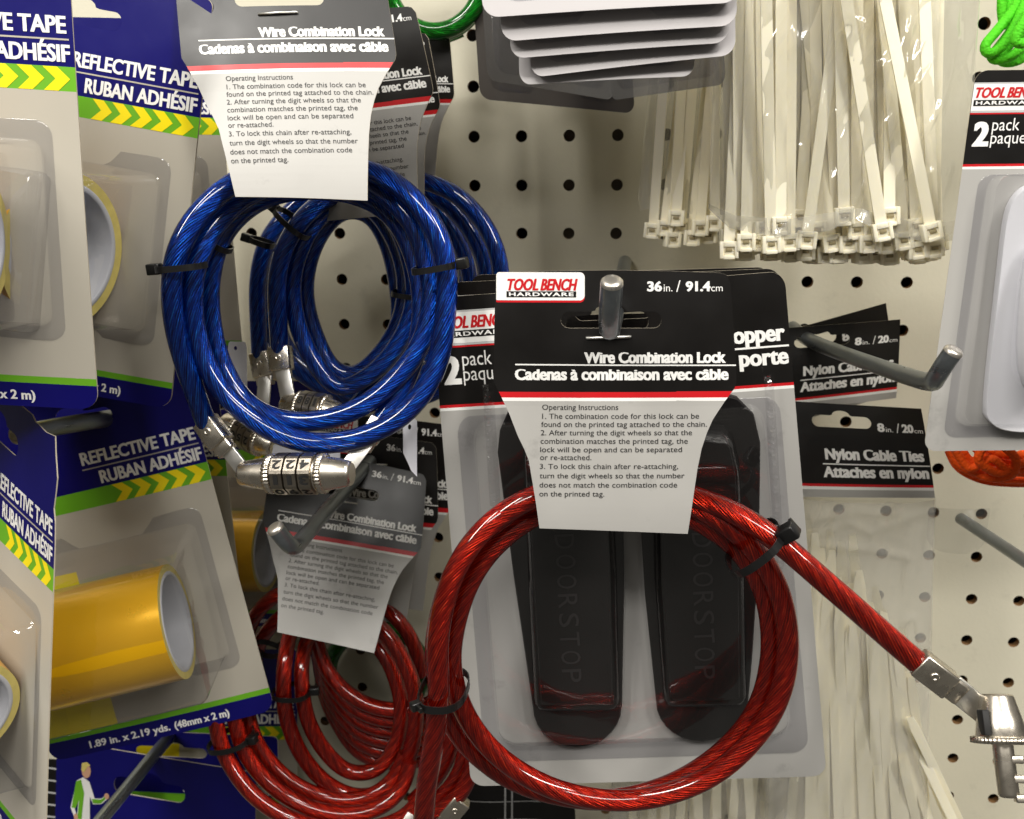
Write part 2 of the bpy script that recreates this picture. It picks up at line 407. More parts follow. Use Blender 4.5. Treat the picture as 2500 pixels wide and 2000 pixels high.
def text(g, sh, s, x0, x1, base, cap, m='white', h=.6, bold=0., shear=0., sp=1., slope=0., flip=False, fx=None, xh=0., smear=0.):
    v, f, lo, hi = glyphs(s, bold, shear, sp)
    if xh:
        k0 = XH + bold; k1 = xh * hi
        w_ = lambda y: y if y < 0 else y * k1 / k0 if y < k0 else k1 + (y - k0) * (hi - k1) / (hi - k0) if y < hi else y
        v = [(x, w_(y)) for x, y in v]
    a, b = min(p[0] for p in v), max(p[0] for p in v)
    P = []
    for x, y in v:
        u = x0 + (x - a) / (b - a) * (x1 - x0); q = base - (y - lo) / (hi - lo) * cap + slope * (u - x0)
        if flip: u, q = x0 + x1 - u, 2 * base - cap - q
        if fx: u, q = fx(u, q)
        P.append((u, q))
    for i, k in enumerate((0, -1, 1) if smear else (0,)): g.add([sh.map(u + k * smear * cap, q, h + i * .18) for u, q in P], f, m)

# ---------------------------------------------------------------- pegboard
def pegboard():
    g = G(); r = .0031; n = 24; T = .0045; h = IN / 2
    sq = []
    for k in range(n):
        a = 2 * math.pi * k / n; c, s = math.cos(a), math.sin(a); q = max(abs(c), abs(s)); sq.append((c / q * h, s / q * h))
    V = []; Fc = []; Mi = []
    for cx in range(-14, 18):
        for rz in range(-8, 18):
            X, Z = cx * IN, -rz * IN; b = len(V)
            V += [Vector((X + x, 0, Z + z)) for x, z in sq]
            V += [Vector((X + r * math.cos(2 * math.pi * k / n), 0, Z + r * math.sin(2 * math.pi * k / n))) for k in range(n)]
            V += [Vector((X + r * math.cos(2 * math.pi * k / n), T, Z + r * math.sin(2 * math.pi * k / n))) for k in range(n)]
            for k in range(n):
                k2 = (k + 1) % n
                Fc.append((b + k, b + k2, b + n + k2, b + n + k)); Mi.append('board')
                Fc.append((b + n + k, b + n + k2, b + 2 * n + k2, b + 2 * n + k)); Mi.append('boardcore')
    g.add(V, Fc, Mi); o = g.build('pegboard'); tag(o, None, None, kind='structure'); o['label'] = 'beige perforated hardboard panel behind everything'
    g = G(); x0, x1, z0, z1 = -14.5 * IN, 17.5 * IN, 8.5 * IN, -17.5 * IN
    g.add([Vector((x0, .03, z0)), Vector((x1, .03, z0)), Vector((x1, .03, z1)), Vector((x0, .03, z1))], [(0, 1, 2, 3)], 'behind')
    rbox(g, Vector((.068, .011, 0)), Vector((.026, 0, 0)), Vector((0, .005, 0)), Vector((0, 0, .45)), 'grey_steel')
    o = g.build('wall_back'); tag(o, None, None, kind='structure')
pegboard()

# ---------------------------------------------------------------- hooks
def hook(name, label, pts, r=.0033, tip=True):
    P = [at(*p) for p in pts]
    t = thing(name, label, 'peg hook', P[0], 'peg hooks on the board')
    g = G(); tube(g, smooth_path(spline(P, .0015), 3), r, 'zinc', 16); g.build('rod', t)
    if tip:
        g = G(); d = (P[-1] - P[-2]).normalized(); lathe(g, P[-1] - d * .0006, d, [(0, r * 1000 * 1.02), (.9, r * 1000 * 1.0), (1.6, r * 820), (1.75, r * 500)], 'zincend', 20); g.build('tip', t)
    return t
hook('peg_hook', 'steel hook poking up through the slot of the red lock card', [(1526, 640, 2), (1508, 735, 120), (1491, 800, 205), (1488, 790, 221), (1490, 745, 228), (1494, 690, 232)], .0035)
hook('peg_hook', 'empty steel hook angled right in front of the dark cable tie headers', [(1935, 800, 30), (1985, 835, 60), (2140, 893, 115), (2262, 932, 166), (2285, 922, 176), (2305, 890, 180), (2328, 858, 182)], .0034)
hook('peg_hook', 'steel hook crossing the faded grey lock card below the metal barrel', [(905, 1125, 40), (866, 1170, 66), (790, 1255, 120), (733, 1322, 166), (716, 1335, 178), (700, 1325, 183), (672, 1290, 186)], .0034)
hook('peg_hook', 'grey hook slanting down to the right edge above the loose key end', [(2345, 1266, 40), (2430, 1322, 70), (2560, 1408, 115)], .0030, False)
hook('peg_hook', 'dark hook lying in the slot of the blue card with the gold roll', [(300, 1016, 80), (262, 1022, 112), (150, 1040, 140), (40, 1062, 165)], .0040)
hook('peg_hook', 'hook running past the printed runner at the bottom left', [(425, 1790, 30), (392, 1825, 60), (330, 1900, 90), (215, 2040, 130)], .0036)

# ---------------------------------------------------------------- lock header card
LK = [(10, 24), (14, 14), (24, 9), (160, 5), (300, 3), (440, 5), (560, 10), (572, 14), (583, 30), (588, 90), (592, 150), (597, 230), (598, 268), (594, 282), (570, 315), (542, 358), (528, 390), (515, 430), (505, 480), (498, 530), (490, 590), (482, 648), (360, 642), (240, 637), (120, 633), (112, 570), (104, 520), (94, 460), (82, 430), (67, 400), (45, 345), (23, 300), (6, 268), (7, 140)]
def euro(x0, x1, y0, y1, bw, bh):
    r = (y1 - y0) / 2; cx = (x0 + x1) / 2; o = []
    for i in range(9): a = R(90 + 180 * i / 8); o.append((x0 + r + r * math.cos(a), (y0 + y1) / 2 + r * math.sin(a)))
    o.append((cx - bw, y0))
    for i in range(9): a = R(180 + 180 * i / 8); o.append((cx + bw * .8 * math.cos(a), y0 - 2 + bh * math.sin(a)))
    o.append((cx + bw, y0))
    for i in range(9): a = R(-90 + 180 * i / 8); o.append((x1 - r + r * math.cos(a), (y0 + y1) / 2 + r * math.sin(a)))
    return o
LINES = [('Operating Instructions', 705, 1108, 798), ('1. The combination code for this lock can be', 705, 1528, 845), ('found on the printed tag attached to the chain.', 700, 1568, 888),
         ('2. After turning the digit wheels so that the', 698, 1492, 932), ('combination matches the printed tag, the', 697, 1470, 977), ('lock will be open and can be separated', 695, 1440, 1022),
         ('or re-attached.', 694, 967, 1064), ('3. To lock this chain after re-attaching,', 693, 1420, 1112), ('turn the digit wheels so that the number', 692, 1453, 1163), ('does not match the combination code', 691, 1415, 1213), ('on the printed tag.', 690, 1035, 1262)]
def Z(x): return x / 2.156 - 200
def Y(y): return y / 2.156 - 36
def brand(g, s, x0, x1, y0, y1, y2, y3, h):
    """red slanted block capitals over white letters on a black bar"""
    xm = x0 + (x1 - x0) * .44
    text(g, s, 'TOOL', x0, xm, y1, y1 - y0, 'red', h, .02, .28, smear=.035)
    text(g, s, 'BENCH', xm + (x1 - x0) * .035, x1, y1, y1 - y0, 'red', h, .02, .28, smear=.035)
    plate(g, s, [(x0 - 3, y2), (x1 - 3, y2), (x1 - 3, y3), (x0 - 3, y3)], (), 'black', h, step=60)
    text(g, s, 'HARDWARE', x0 + 3, x1 - 9, y3 - (y3 - y2) * .2, (y3 - y2) * .62, 'white', h + .5, .03, 0, 1.15)
def lock_card(root, s, body=True, logo=True, label=None):
    g = G()
    def band(u, v):
        v = v + 2.5 * (u / 600 - .5)
        return 'black' if v < 291 else 'red' if v < 305 else 'white' if v < 313 else 'body'
    plate(g, s, LK, [euro(173, 419, 99, 138, 48, 17)], band, 0, 2.6, step=18, cv=(291, 305, 313))
    if logo:
        plate(g, s, rrect(12, 8, 232, 78, (8, 12, 12, 2)), (), 'red', .5, step=40)
        plate(g, s, rrect(12, 8, 232, 73, (8, 12, 12, 2)), (), 'white', .9, step=40)
        brand(g, s, 41, 214, 23, 50, 49 + 3, 66, 1.4)
    text(g, s, '36', Z(1260), Z(1335), Y(190), 23, bold=.03, smear=.03); text(g, s, 'in.', Z(1345), Z(1390), Y(190), 17)
    text(g, s, '/', Z(1410), Z(1432), Y(192), 26); text(g, s, '91.4', Z(1460), Z(1586), Y(190), 23, bold=.03, smear=.03); text(g, s, 'cm', Z(1590), Z(1650), Y(190), 16)
    text(g, s, 'Wire Combination Lock', Z(930), Z(1665), Y(555), 26, bold=.022, sp=.98, xh=.80, smear=.042)
    plate(g, s, [(Z(560), Y(559)), (Z(1718), Y(564)), (Z(1718), Y(571)), (Z(560), Y(566))], (), 'white', .6, step=45)
    text(g, s, 'Cadenas à combinaison avec câble', Z(560), Z(1678), Y(643), 26, bold=.022, sp=.98, xh=.80, smear=.042)
    if body:
        for t, a, b, y in LINES: text(g, s, t, Z(a), Z(b), Y(y), 12.5, 'ink', 1.0, xh=.74)
    c = g.build('header_card', root, label)
    g = G(); P = [s.map(u, v, h) for u, v, h in ((236, 161, -3), (237, 161, 3.5), (290, 159.5, 5), (343, 158, 3.5), (344, 158, -3))]
    tube(g, P, .0005, 'steel', 8); g.build('staple', c)
    return c

# ---------------------------------------------------------------- lock hardware
CRAD = .0041
def cable(root, pts, m, r=CRAD, it=6):
    P = smooth_path(spline([at(*p) for p in pts]), it); g = G(); tube(g, P, r, m, 18); return g.build('cable', root)
def zip_tie(root, p, dirpx, a, b, head=180, wid=2.4, hs=1.):
    """ribbon loop round strands at pixel p running along dirpx; a, b = half width / depth in mm"""
    c = at(*p); t = (at(p[0] + dirpx[0], p[1] + dirpx[1], p[2]) - c).normalized(); t, sd, n = frame(t)
    g = G(); N = 40; vs = []
    for k in range(N):
        an = 2 * math.pi * k / N; ca, sa = math.cos(an), math.sin(an)
        f = lambda q: math.copysign(abs(q) ** .75, q)
        for rr in (0, .55):
            for ww in (-wid / 2, wid / 2):
                vs.append(c + (sd * (f(ca) * (a + rr)) + n * (f(sa) * (b + rr)) + t * ww) / 1000)
    fs = []
    for k in range(N):
        i, j = k * 4, ((k + 1) % N) * 4
        fs += [(i + 2, i + 3, j + 3, j + 2), (i, j, j + 1, i + 1), (i, i + 2, j + 2, j), (i + 1, j + 1, j + 3, i + 3)]
    g.add(vs, fs, 'tie', False)
    an = R(head); f = lambda q: math.copysign(abs(q) ** .75, q)
    hd = (sd * math.cos(an) + n * math.sin(an)).normalized(); hp = c + (sd * f(math.cos(an)) * a + n * f(math.sin(an)) * b) / 1000 + hd * .0022 * hs
    tg = hd.cross(t).normalized()
    rbox(g, hp, hd * .0026 * hs, t * .0021 * hs, tg * .0021 * hs, 'tie', .25)
    rbox(g, hp + tg * .0036 * hs, hd * .0006, t * .0011, tg * .0022 * hs, 'tie', .3)
    return g.build('zip_tie', root)
def ferrule(root, a, b, wid=4.6, th=3.6):
    """crimped steel sleeve from point a (cable end) to b"""
    A, B = at(*a), at(*b); t, sd, n = frame(B - A); L = (B - A).length / 2; c = (A + B) / 2; g = G()
    rbox(g, c - t * L * .25, t * L * .75, sd * wid / 1000, n * th / 1000, 'nickel', .2)
    rbox(g, c + t * L * .62, t * L * .42, sd * wid * .86 / 1000, n * th * .62 / 1000, 'nickel', .35)
    lathe(g, c - t * L * .3 + n * th / 1000 - n * .0001, n, [(0, 1.7), (.5, 1.5), (.7, 1.0), (.35, .6)], 'nickel', 20)
    return g.build('ferrule', root)
def strap(root, a, b, wid=3.6, th=.7):
    A, B = at(*a), at(*b); t, sd, n = frame(B - A); g = G()
    rbox(g, (A + B) / 2, (B - A) / 2, sd * wid / 1000, n * th / 1000, 'steel', .3); return g.build('strap', root)
def barrel(root, a, b, k=1., digits=None, flip=True):
    A, B = at(*a), at(*b); ax = B - A; L = ax.length * 1000; X = ax.normalized()
    q = lambda f, r: (f * L, r * k)
    g = G()
    lathe(g, A, X, [q(0, 3.6), q(.008, 4.5), q(.03, 4.9), q(.14, 5.7), q(.26, 6.5)], 'nickel', 40)
    lathe(g, A, X, [q(.70, 6.9), q(.77, 6.5), q(.90, 5.7), q(.965, 5.0), q(.99, 4.6), q(1., 3.6)], 'nickel', 40)
    lathe(g, A, X, [q(.30, 6.4), q(.72, 6.4)], 'recess', 40)
    o = g.build('barrel', root)
    g = G()
    for f0, f1 in ((.255, .325), (.712, .775)):
        lathe(g, A, X, [q(f0, 6.6), q(f0 + .006, 7.5), q(f1 - .006, 7.7), q(f1, 6.8)], 'nickel', 128, mod=lambda i, kk: 1.02 if kk % 4 < 2 else .965)
    g.build('knurled_ring', o)
    n0 = Vector((0, -1, 0)); n0 = (n0 - X * n0.dot(X)).normalized(); up = X.cross(n0); up = up if up.z > 0 else -up
    for w_ in range(3):
        g = G(); f0 = .337 + w_ * .123; f1 = f0 + .117
        vs = []; N = 8; prof = [(f0, 6.6), (f0 + .006, 8.1), (f1 - .006, 8.1), (f1, 6.6)]
        for f, r in prof:
            for kk in range(N):
                for e in (-.4, .4):
                    an = 2 * math.pi * (kk - .02 + e) / 8; vs.append(A + X * f * L / 1000 + (n0 * math.cos(an) + up * math.sin(an)) * r * k / 1000)
        M2 = 2 * N; fs = []; ms = []
        for i in range(3):
            for kk in range(M2):
                k2 = (kk + 1) % M2; fs.append((i * M2 + kk, i * M2 + k2, (i + 1) * M2 + k2, (i + 1) * M2 + kk))
        g.add(vs, fs, 'wheelmetal'); g.add(vs, [tuple(range(M2)), tuple(3 * M2 + q_ for q_ in range(M2))], 'nickel')
        if digits:
            for row, dg in digits.items():
                an = 2 * math.pi * (row - .02) / 8; nn = n0 * math.cos(an) + up * math.sin(an); dn = -(up * math.cos(an) - n0 * math.sin(an))
                s = Flat(A + X * (f0 + f1) / 2 * L / 1000 + nn * (8.1 * k * math.cos(math.pi * .72 / 8)) / 1000, X, dn, nn)
                ch = dg[w_]; hw = (f1 - f0) * L * (.17 if ch == '1' else .34)
                text(g, s, ch, -hw, hw, 1.85 * k, 3.7 * k, 'recess', .06, .03, flip=flip)
        g.build('number_wheel', o)
    return o

# ---------------------------------------------------------------- blue locks
GB = 'blue cable locks on the upper hook'
def lock_root(label, p, group): return thing('cable_lock', label, 'cable lock', at(*p), group)
S = Sheet(600, 650, quad((414, -102), (.885, -.015), (.091, .925), 600, 650), (152, 152, 184, 184), lambda a, b: 9 * math.sin(math.pi * a) + 16 * max(0, b - .55) * (1 - b) * 4 - 160 * max(0, b - .82) ** 2)
B1 = lock_root('frontmost blue cable lock with its wheels reading 1 1 3 below the coil', (690, 1000, 175), GB)
lock_card(B1, S)
cable(B1, [(512, 1052, 176), (490, 1000, 178), (471, 943, 180), (442, 859, 181), (425, 784, 182), (419, 717, 182), (423, 650, 182), (440, 592, 181), (471, 538, 178), (517, 488, 174), (559, 454, 170), (640, 412, 160), (740, 396, 152), (840, 405, 153), (926, 425, 157), (968, 450, 159), (1018, 492, 162), (1068, 567, 165), (1085, 617, 166), (1093, 667, 167), (1091, 717, 168), (1086, 790, 170), (1072, 880, 172), (1030, 965, 175), (970, 1025, 177), (900, 1062, 178), (834, 1080, 179), (751, 1082, 180), (667, 1055, 180), (596, 1009, 180), (538, 951, 179), (500, 884, 178), (477, 813, 177), (469, 742, 177), (471, 684, 176), (484, 625, 175), (511, 571, 171), (550, 521, 166), (600, 480, 158), (680, 445, 150), (780, 430, 146), (870, 440, 148), (922, 462, 150), (968, 496, 152), (1014, 554, 155), (1035, 617, 156), (1049, 667, 158), (1055, 721, 160), (1047, 784, 162), (1026, 847, 164), (984, 905, 166), (934, 959, 168), (863, 1004, 170), (788, 1026, 171), (717, 1031, 171), (645, 1012, 170), (592, 975, 168), (550, 910, 166), (525, 845, 165), (513, 770, 164), (510, 710, 164), (515, 660, 163), (530, 600, 162), (558, 550, 158), (600, 510, 152), (660, 478, 144), (760, 462, 138), (880, 480, 140), (960, 530, 144), (1005, 610, 148), (1028, 700, 152), (1030, 790, 156), (1010, 880, 160), (975, 960, 164), (945, 1010, 166), (916, 1046, 168)], 'blue')
zip_tie(B1, (443, 652, 180), (-2, -12), 8.6, 8, 180); zip_tie(B1, (1064, 652, 163), (2.2, 12), 8.4, 11.5, 172); zip_tie(B1, (534, 596, 162), (-6, 12), 5., 5.4, 20, 2.2, .7)
ferrule(B1, (500, 1026, 176), (556, 1104, 181)); strap(B1, (540, 1078, 180), (612, 1172, 184), 3.0)
ferrule(B1, (930, 1024, 169), (886, 1096, 174), 4., 3.2); strap(B1, (905, 1066, 173), (828, 1168, 183), 3.0)
barrel(B1, (587, 1157, 187), (860, 1156, 191), 1., {0: '113', 1: '224', -1: '092'})
# second blue lock
S = Sheet(600, 650, quad((639, 56), (.64, -.085), (.13, .78), 600, 650), (88, 116, 128, 100), lambda a, b: 10 * math.sin(math.pi * a) + 14 * (b > .6) * (b - .6))
B2 = lock_root('second blue cable lock, its curled card showing right behind the front card', (850, 700, 110), GB)
lock_card(B2, S)
cable(B2, [(684, 862, 118), (680, 800, 120), (676, 740, 121), (676, 690, 121), (684, 638, 120), (705, 584, 118), (742, 529, 115), (790, 490, 110), (850, 462, 104), (905, 478, 104), (955, 530, 106), (990, 600, 108), (1012, 690, 110), (1004, 770, 112), (968, 847, 114), (915, 908, 116), (840, 950, 117), (800, 930, 117), (765, 880, 116), (735, 820, 115), (717, 750, 114), (713, 690, 113), (728, 620, 112), (756, 560, 109), (800, 510, 104), (850, 485, 99), (905, 505, 98), (950, 560, 99), (980, 629, 101), (991, 700, 103), (983, 767, 105), (957, 826, 106), (920, 875, 108), (868, 918, 109), (815, 905, 109), (790, 868, 108), (765, 810, 107), (748, 750, 106), (744, 690, 105), (759, 617, 104), (788, 559, 101), (835, 512, 96), (900, 520, 92), (945, 590, 93), (968, 680, 96), (975, 780, 98), (950, 870, 102), (900, 960, 106), (860, 1000, 110)], 'blue')
zip_tie(B2, (716, 546, 113), (8, -10), 9, 9, 175); zip_tie(B2, (998, 718, 106), (-1, 12), 6.8, 9., 200, 2.2); zip_tie(B2, (640, 592, 103), (3, -12), 5, 5, 170, 2.6, .9)
ferrule(B2, (683, 846, 118), (690, 925, 122), 4.8, 3.4); strap(B2, (688, 895, 122), (706, 985, 128), 3.4)
barrel(B2, (690, 990, 128), (832, 1012, 132), 1., {0: '770', 1: '881'})
# third and fourth
def shifted(q, dx, dy, k=1.): return [(x * 1 + dx, y + dy) for x, y in q]
S = Sheet(600, 650, quad((735, 108), (.53, -.06), (.08, .66), 600, 650), (52, 82, 84, 54), lambda a, b: 12 * math.sin(math.pi * a))
B3 = lock_root('third blue cable lock, fanned out right of the front two coils', (1000, 700, 60), GB)
lock_card(B3, S)
cable(B3, [(634, 872, 88), (630, 784, 88), (628, 700, 88), (638, 629, 86), (659, 575, 84), (696, 529, 80), (770, 470, 74), (900, 432, 70), (1000, 436, 70), (1060, 450, 72), (1122, 480, 74), (1181, 545, 76), (1214, 617, 78), (1224, 690, 79), (1215, 790, 80), (1170, 880, 80), (1080, 950, 80), (960, 985, 80), (840, 970, 80), (760, 930, 78), (690, 870, 76), (655, 780, 75), (650, 690, 74), (670, 610, 72), (720, 540, 68), (830, 470, 62), (960, 455, 60), (1060, 478, 60), (1122, 528, 62), (1166, 596, 64), (1188, 670, 66), (1180, 780, 68), (1130, 870, 68), (1040, 930, 68), (920, 950, 66), (800, 930, 64), (700, 850, 60), (675, 740, 58), (700, 610, 56), (800, 510, 50), (950, 480, 47), (1060, 510, 48), (1112, 577, 50), (1140, 645, 52), (1148, 740, 54), (1110, 850, 56), (1000, 930, 58)], 'blue')
ferrule(B3, (634, 860, 88), (650, 940, 92), 4.8, 3.4); strap(B3, (648, 912, 92), (640, 1010, 98), 3.2)
barrel(B3, (548, 1030, 100), (672, 1092, 112), 1., {0: '652', 1: '763'})
S = Sheet(600, 650, quad((840, 66), (.44, .0), (.02, .6), 600, 650), (30, 56, 60, 34), lambda a, b: 10 * math.sin(math.pi * a))
B4 = lock_root('blue cable lock nearest the board, only the dark edge of its card showing', (1000, 250, 40), GB)
lock_card(B4, S, body=False)
cable(B4, [(760, 560, 30), (860, 490, 32), (960, 470, 34), (1060, 500, 36), (1120, 580, 38), (1140, 680, 40), (1120, 790, 42), (1040, 880, 44)], 'blue')

def tag_piece(label, px, d, hole=None):
    s = Sheet(100, 100, px, (d,) * 4 if not isinstance(d, tuple) else d, lambda a, b: 4 * math.sin(math.pi * a)); return s
for nm, root, q, d, out, hl in (
        ('printed_tag', B3, [(556, 834), (602, 834), (604, 968), (558, 962)], 100, rrect(0, 0, 100, 100, 14, 4), [(42 + 9 * math.cos(i * .7), 12 + 4 * math.sin(i * .7)) for i in range(9)]),
        ('printed_tag', B1, [(984, 1026), (1018, 1016), (1018, 1164), (984, 1140)], 166, [(0, 10), (20, 1), (80, 1), (100, 8), (100, 100), (60, 96), (0, 70)], [(48 + 12 * math.cos(i * .7), 16 + 5 * math.sin(i * .7)) for i in range(9)]),
        ('printed_tag', B2, [(668, 1084), (830, 1084), (830, 1130), (660, 1130)], 120, rrect(0, 0, 100, 100, 8, 4), None)):
    g = G(); plate(g, tag_piece('', q, d), out, [hl] if hl else [], 'tag', 0, 1.5, edge='tag', back='tag', step=25); g.build(nm, root)

# ---------------------------------------------------------------- front red lock
GR = 'red cable locks'
S = Sheet(600, 650, [(1200, 656), (1800, 656), (1800, 1306), (1200, 1306)], (203, 203, 206, 206), lambda a, b: 7 * math.sin(math.pi * a) * (1 - b * .5) + 22 * max(0, b - .5) * (1 - b) * 2 - 160 * max(0, b - .85) ** 2)
RD = lock_root('open red cable lock at the front with its key end swung out', (1490, 1500, 190), GR)
lock_card(RD, S)
cable(RD, [(2262, 1636, 206), (2180, 1566, 204), (2080, 1478, 202), (1990, 1400, 200), (1900, 1322, 197), (1800, 1255, 190), (1700, 1215, 184), (1560, 1180, 178), (1440, 1180, 180), (1330, 1204, 188), (1240, 1248, 192), (1165, 1312, 194), (1108, 1400, 194), (1075, 1500, 193), (1062, 1600, 188), (1080, 1720, 182), (1140, 1820, 178), (1250, 1905, 176), (1380, 1945, 176), (1500, 1952, 176), (1640, 1915, 177), (1760, 1840, 178), (1845, 1740, 179), (1878, 1640, 180), (1884, 1550, 181), (1868, 1450, 182), (1820, 1360, 183), (1740, 1290, 182), (1640, 1245, 178), (1520, 1215, 172), (1400, 1225, 174), (1300, 1262, 182), (1215, 1325, 187), (1150, 1412, 189), (1112, 1520, 190), (1102, 1630, 189), (1136, 1745, 188), (1218, 1848, 188), (1340, 1922, 188), (1480, 1954, 188), (1610, 1944, 188), (1740, 1893, 188), (1843, 1802, 188), (1906, 1692, 188), (1924, 1570, 188), (1904, 1450, 188), (1850, 1352, 188), (1760, 1270, 186), (1640, 1215, 180), (1500, 1190, 176), (1380, 1192, 181), (1280, 1222, 188), (1190, 1284, 195), (1122, 1372, 199), (1082, 1480, 201), (1068, 1580, 203), (1072, 1690, 203), (1062, 1790, 202), (1044, 1900, 200), (1034, 2000, 198), (1028, 2120, 196)], 'redc', .0042)
zip_tie(RD, (1842, 1336, 193), (8, 9), 11.5, 14, 158, 3., 1.35); zip_tie(RD, (1084, 1684, 194), (1, 12), 9., 15, 40, 3., .8)
ferrule(RD, (2240, 1614, 206), (2345, 1695, 208), 4.8, 3.8); strap(RD, (2320, 1672, 208), (2420, 1752, 208), 4.4, 1.)
# cap and toothed key pin
A = at(2432, 1694, 209); Bq = at(2464, 1948, 226); X = (Bq - A).normalized(); kk = (Bq - A).length * 1000
g = G(); lathe(g, A, X, [(0, 4.0), (.3, 5.2), (1, 5.6), (8, 7.2), (14.4, 8.4), (15.2, 8.0)], 'nickel', 44)
cap = g.build('barrel_cap', RD)
g = G(); lathe(g, A, X, [(14.0, 8.3), (14.3, 9.9), (16.2, 10.), (16.5, 8.6)], 'nickel', 176, mod=lambda i, k_: 1.012 if k_ % 4 < 2 else .965); g.build('knurled_ring', cap)
g = G(); t_, sd, nn = frame(X); lathe(g, A + X * .016, X, [(0, 3.4), (kk - 17, 3.4), (kk - 16.2, 3.0), (kk - 16, 2.4)], 'nickel', 30)
sd = sd if sd.dot(CR) > 0 else -sd
for i in range(3): rbox(g, A + X * (.0215 + i * .0062) + sd * .0034 + nn * .0012, X * .0013, sd * .0020, nn * .0018, 'nickel', .3)
g.build('key_pin', RD)
g = G(); rbox(g, A + X * .0095 - sd * .0064 + nn * .004, X * .0042, sd * .0012, nn * .003, 'recess', .3); g.build('strap_slot', cap)

# ---------------------------------------------------------------- rear red locks
S = Sheet(600, 650, quad((662, 1089), (.654, .11), (-.097, .70), 600, 650), (52, 46, 100, 104), lambda a, b: 12 * math.sin(math.pi * a) + 20 * max(0, b - .6))
R2 = lock_root('red cable lock with a faded grey card, hanging left of the front red lock', (830, 1650, 70), GR)
lock_card(R2, S)
cable(R2, [(800, 1460, 52), (750, 1490, 62), (712, 1535, 74), (695, 1615, 88), (692, 1700, 94), (704, 1770, 94), (740, 1850, 94), (800, 1915, 93), (870, 1945, 91), (940, 1930, 89), (990, 1870, 88), (1014, 1780, 86), (1013, 1690, 84), (990, 1620, 80), (955, 1560, 76), (910, 1515, 72), (850, 1480, 64)], 'redc')
cable(R2, [(860, 1470, 48), (800, 1500, 56), (755, 1550, 68), (736, 1620, 82), (738, 1690, 88), (752, 1760, 90), (790, 1830, 90), (850, 1885, 88), (920, 1880, 86), (965, 1820, 82), (980, 1740, 78), (970, 1670, 74), (940, 1600, 70), (890, 1545, 64), (830, 1510, 56)], 'redc')
zip_tie(R2, (712, 1690, 91), (1, 12), 9.5, 8., 190, 2.6)
def small_ring(label, c, rx, ry, d, dd, n, m='redc', a0=0, group=GR):
    root = lock_root(label, (c[0], c[1], d), group); P = []
    for i in range(int(n * 16) + 1):
        a = R(a0) + 2 * math.pi * i / 16; q = 1 - .035 * i / 16
        P.append((c[0] + rx * q * math.cos(a), c[1] + ry * q * math.sin(a), d + dd * i / 16 + 4 * math.sin(a * .5)))
    cable(root, P, m, it=3); return root
R4 = lock_root('red cable lock coil under the gold tape card at the bottom', (700, 1900, 110), GR)
cable(R4, [(520, 1700, 104), (527, 1762, 108), (545, 1835, 112), (592, 1912, 116), (648, 1966, 118), (730, 2008, 118), (850, 2030, 116), (980, 2000, 112), (1050, 1920, 108)], 'redc')
cable(R4, [(566, 1690, 100), (574, 1762, 104), (594, 1830, 107), (634, 1890, 109), (696, 1944, 110), (770, 1978, 110), (850, 1990, 108), (930, 1972, 104), (985, 1920, 98), (1000, 1860, 94)], 'redc')
cable(R4, [(600, 1700, 92), (608, 1762, 95), (628, 1818, 98), (676, 1880, 100), (742, 1928, 100), (823, 1954, 98), (900, 1946, 95), (960, 1905, 90), (990, 1840, 86)], 'redc')
zip_tie(R4, (564, 1806, 107), (4, 12), 11., 11., 170, 2.8)
for i, lab in enumerate(('red cable lock coil showing as the uppermost inner arcs of the rear red coils', 'red cable lock whose coil shows as the middle inner arcs of the rear red coils', 'red cable lock whose coil shows as the lowest inner arcs of the rear red coils')):
    t = lock_root(lab, (900, 1700 + 60 * i, 50), GR)
    for j in range(2):
        y = 26 * (2 * i + j); d = 72 - 7 * (2 * i + j)
        cable(t, [(765 + y * .12, 1520 + y * .8, d - 10), (775 + y * .15, 1575 + y, d - 4), (800 + y * .2, 1640 + y, d), (845 + y * .1, 1690 + y, d + 3), (900, 1722 + y, d + 4), (960, 1734 + y, d + 4), (1030, 1726 + y, d + 2), (1080, 1700 + y, d)], 'redc')
R5 = lock_root('red cable lock coil half hidden behind the straight red strand', (1100, 1880, 90), GR)
cable(R5, [(1020, 1990, 110), (1085, 1940, 112), (1130, 1870, 112), (1140, 1780, 108)], 'redc'); cable(R5, [(1010, 1955, 100), (1065, 1900, 102), (1100, 1830, 102), (1105, 1750, 98)], 'redc')
cable(R5, [(1060, 1985, 122), (1115, 1950, 124), (1150, 1890, 122), (1160, 1820, 118)], 'redc')
ferrule(R5, (1130, 1950, 124), (1080, 2010, 126), 4.6, 3.6); strap(R5, (1010, 1990, 120), (985, 2030, 124), 3.4)
R6 = lock_root('red cable lock coil peeking out behind the grey lock card', (640, 1500, 58), GR)
cable(R6, [(590, 1640, 52), (600, 1560, 56), (625, 1500, 58), (670, 1455, 58), (740, 1430, 52)], 'redc'); cable(R6, [(620, 1650, 46), (630, 1580, 50), (660, 1530, 52), (710, 1490, 50), (800, 1470, 44)], 'redc')
cable(R6, [(900, 1460, 44), (960, 1500, 50), (1010, 1570, 54), (1030, 1650, 56)], 'redc')
zip_tie(R6, (652, 1585, 64), (3, -12), 7, 6, 100, 3, 1.2)
for lab, q, dq in (('black lock card behind the grey card, showing its right end', quad((716, 1040), (.60, .06), (-.02, .70), 600, 650), (32, 28, 50, 52)),
                   ('rearmost black lock card, its top right corner above the others', quad((730, 1000), (.63, .05), (.0, .72), 600, 650), (14, 12, 22, 24))):
    t = lock_root(lab, (900, 1150, 30), GR); lock_card(t, Sheet(600, 650, q, dq, lambda a, b: 8 * math.sin(math.pi * a)), body=False)
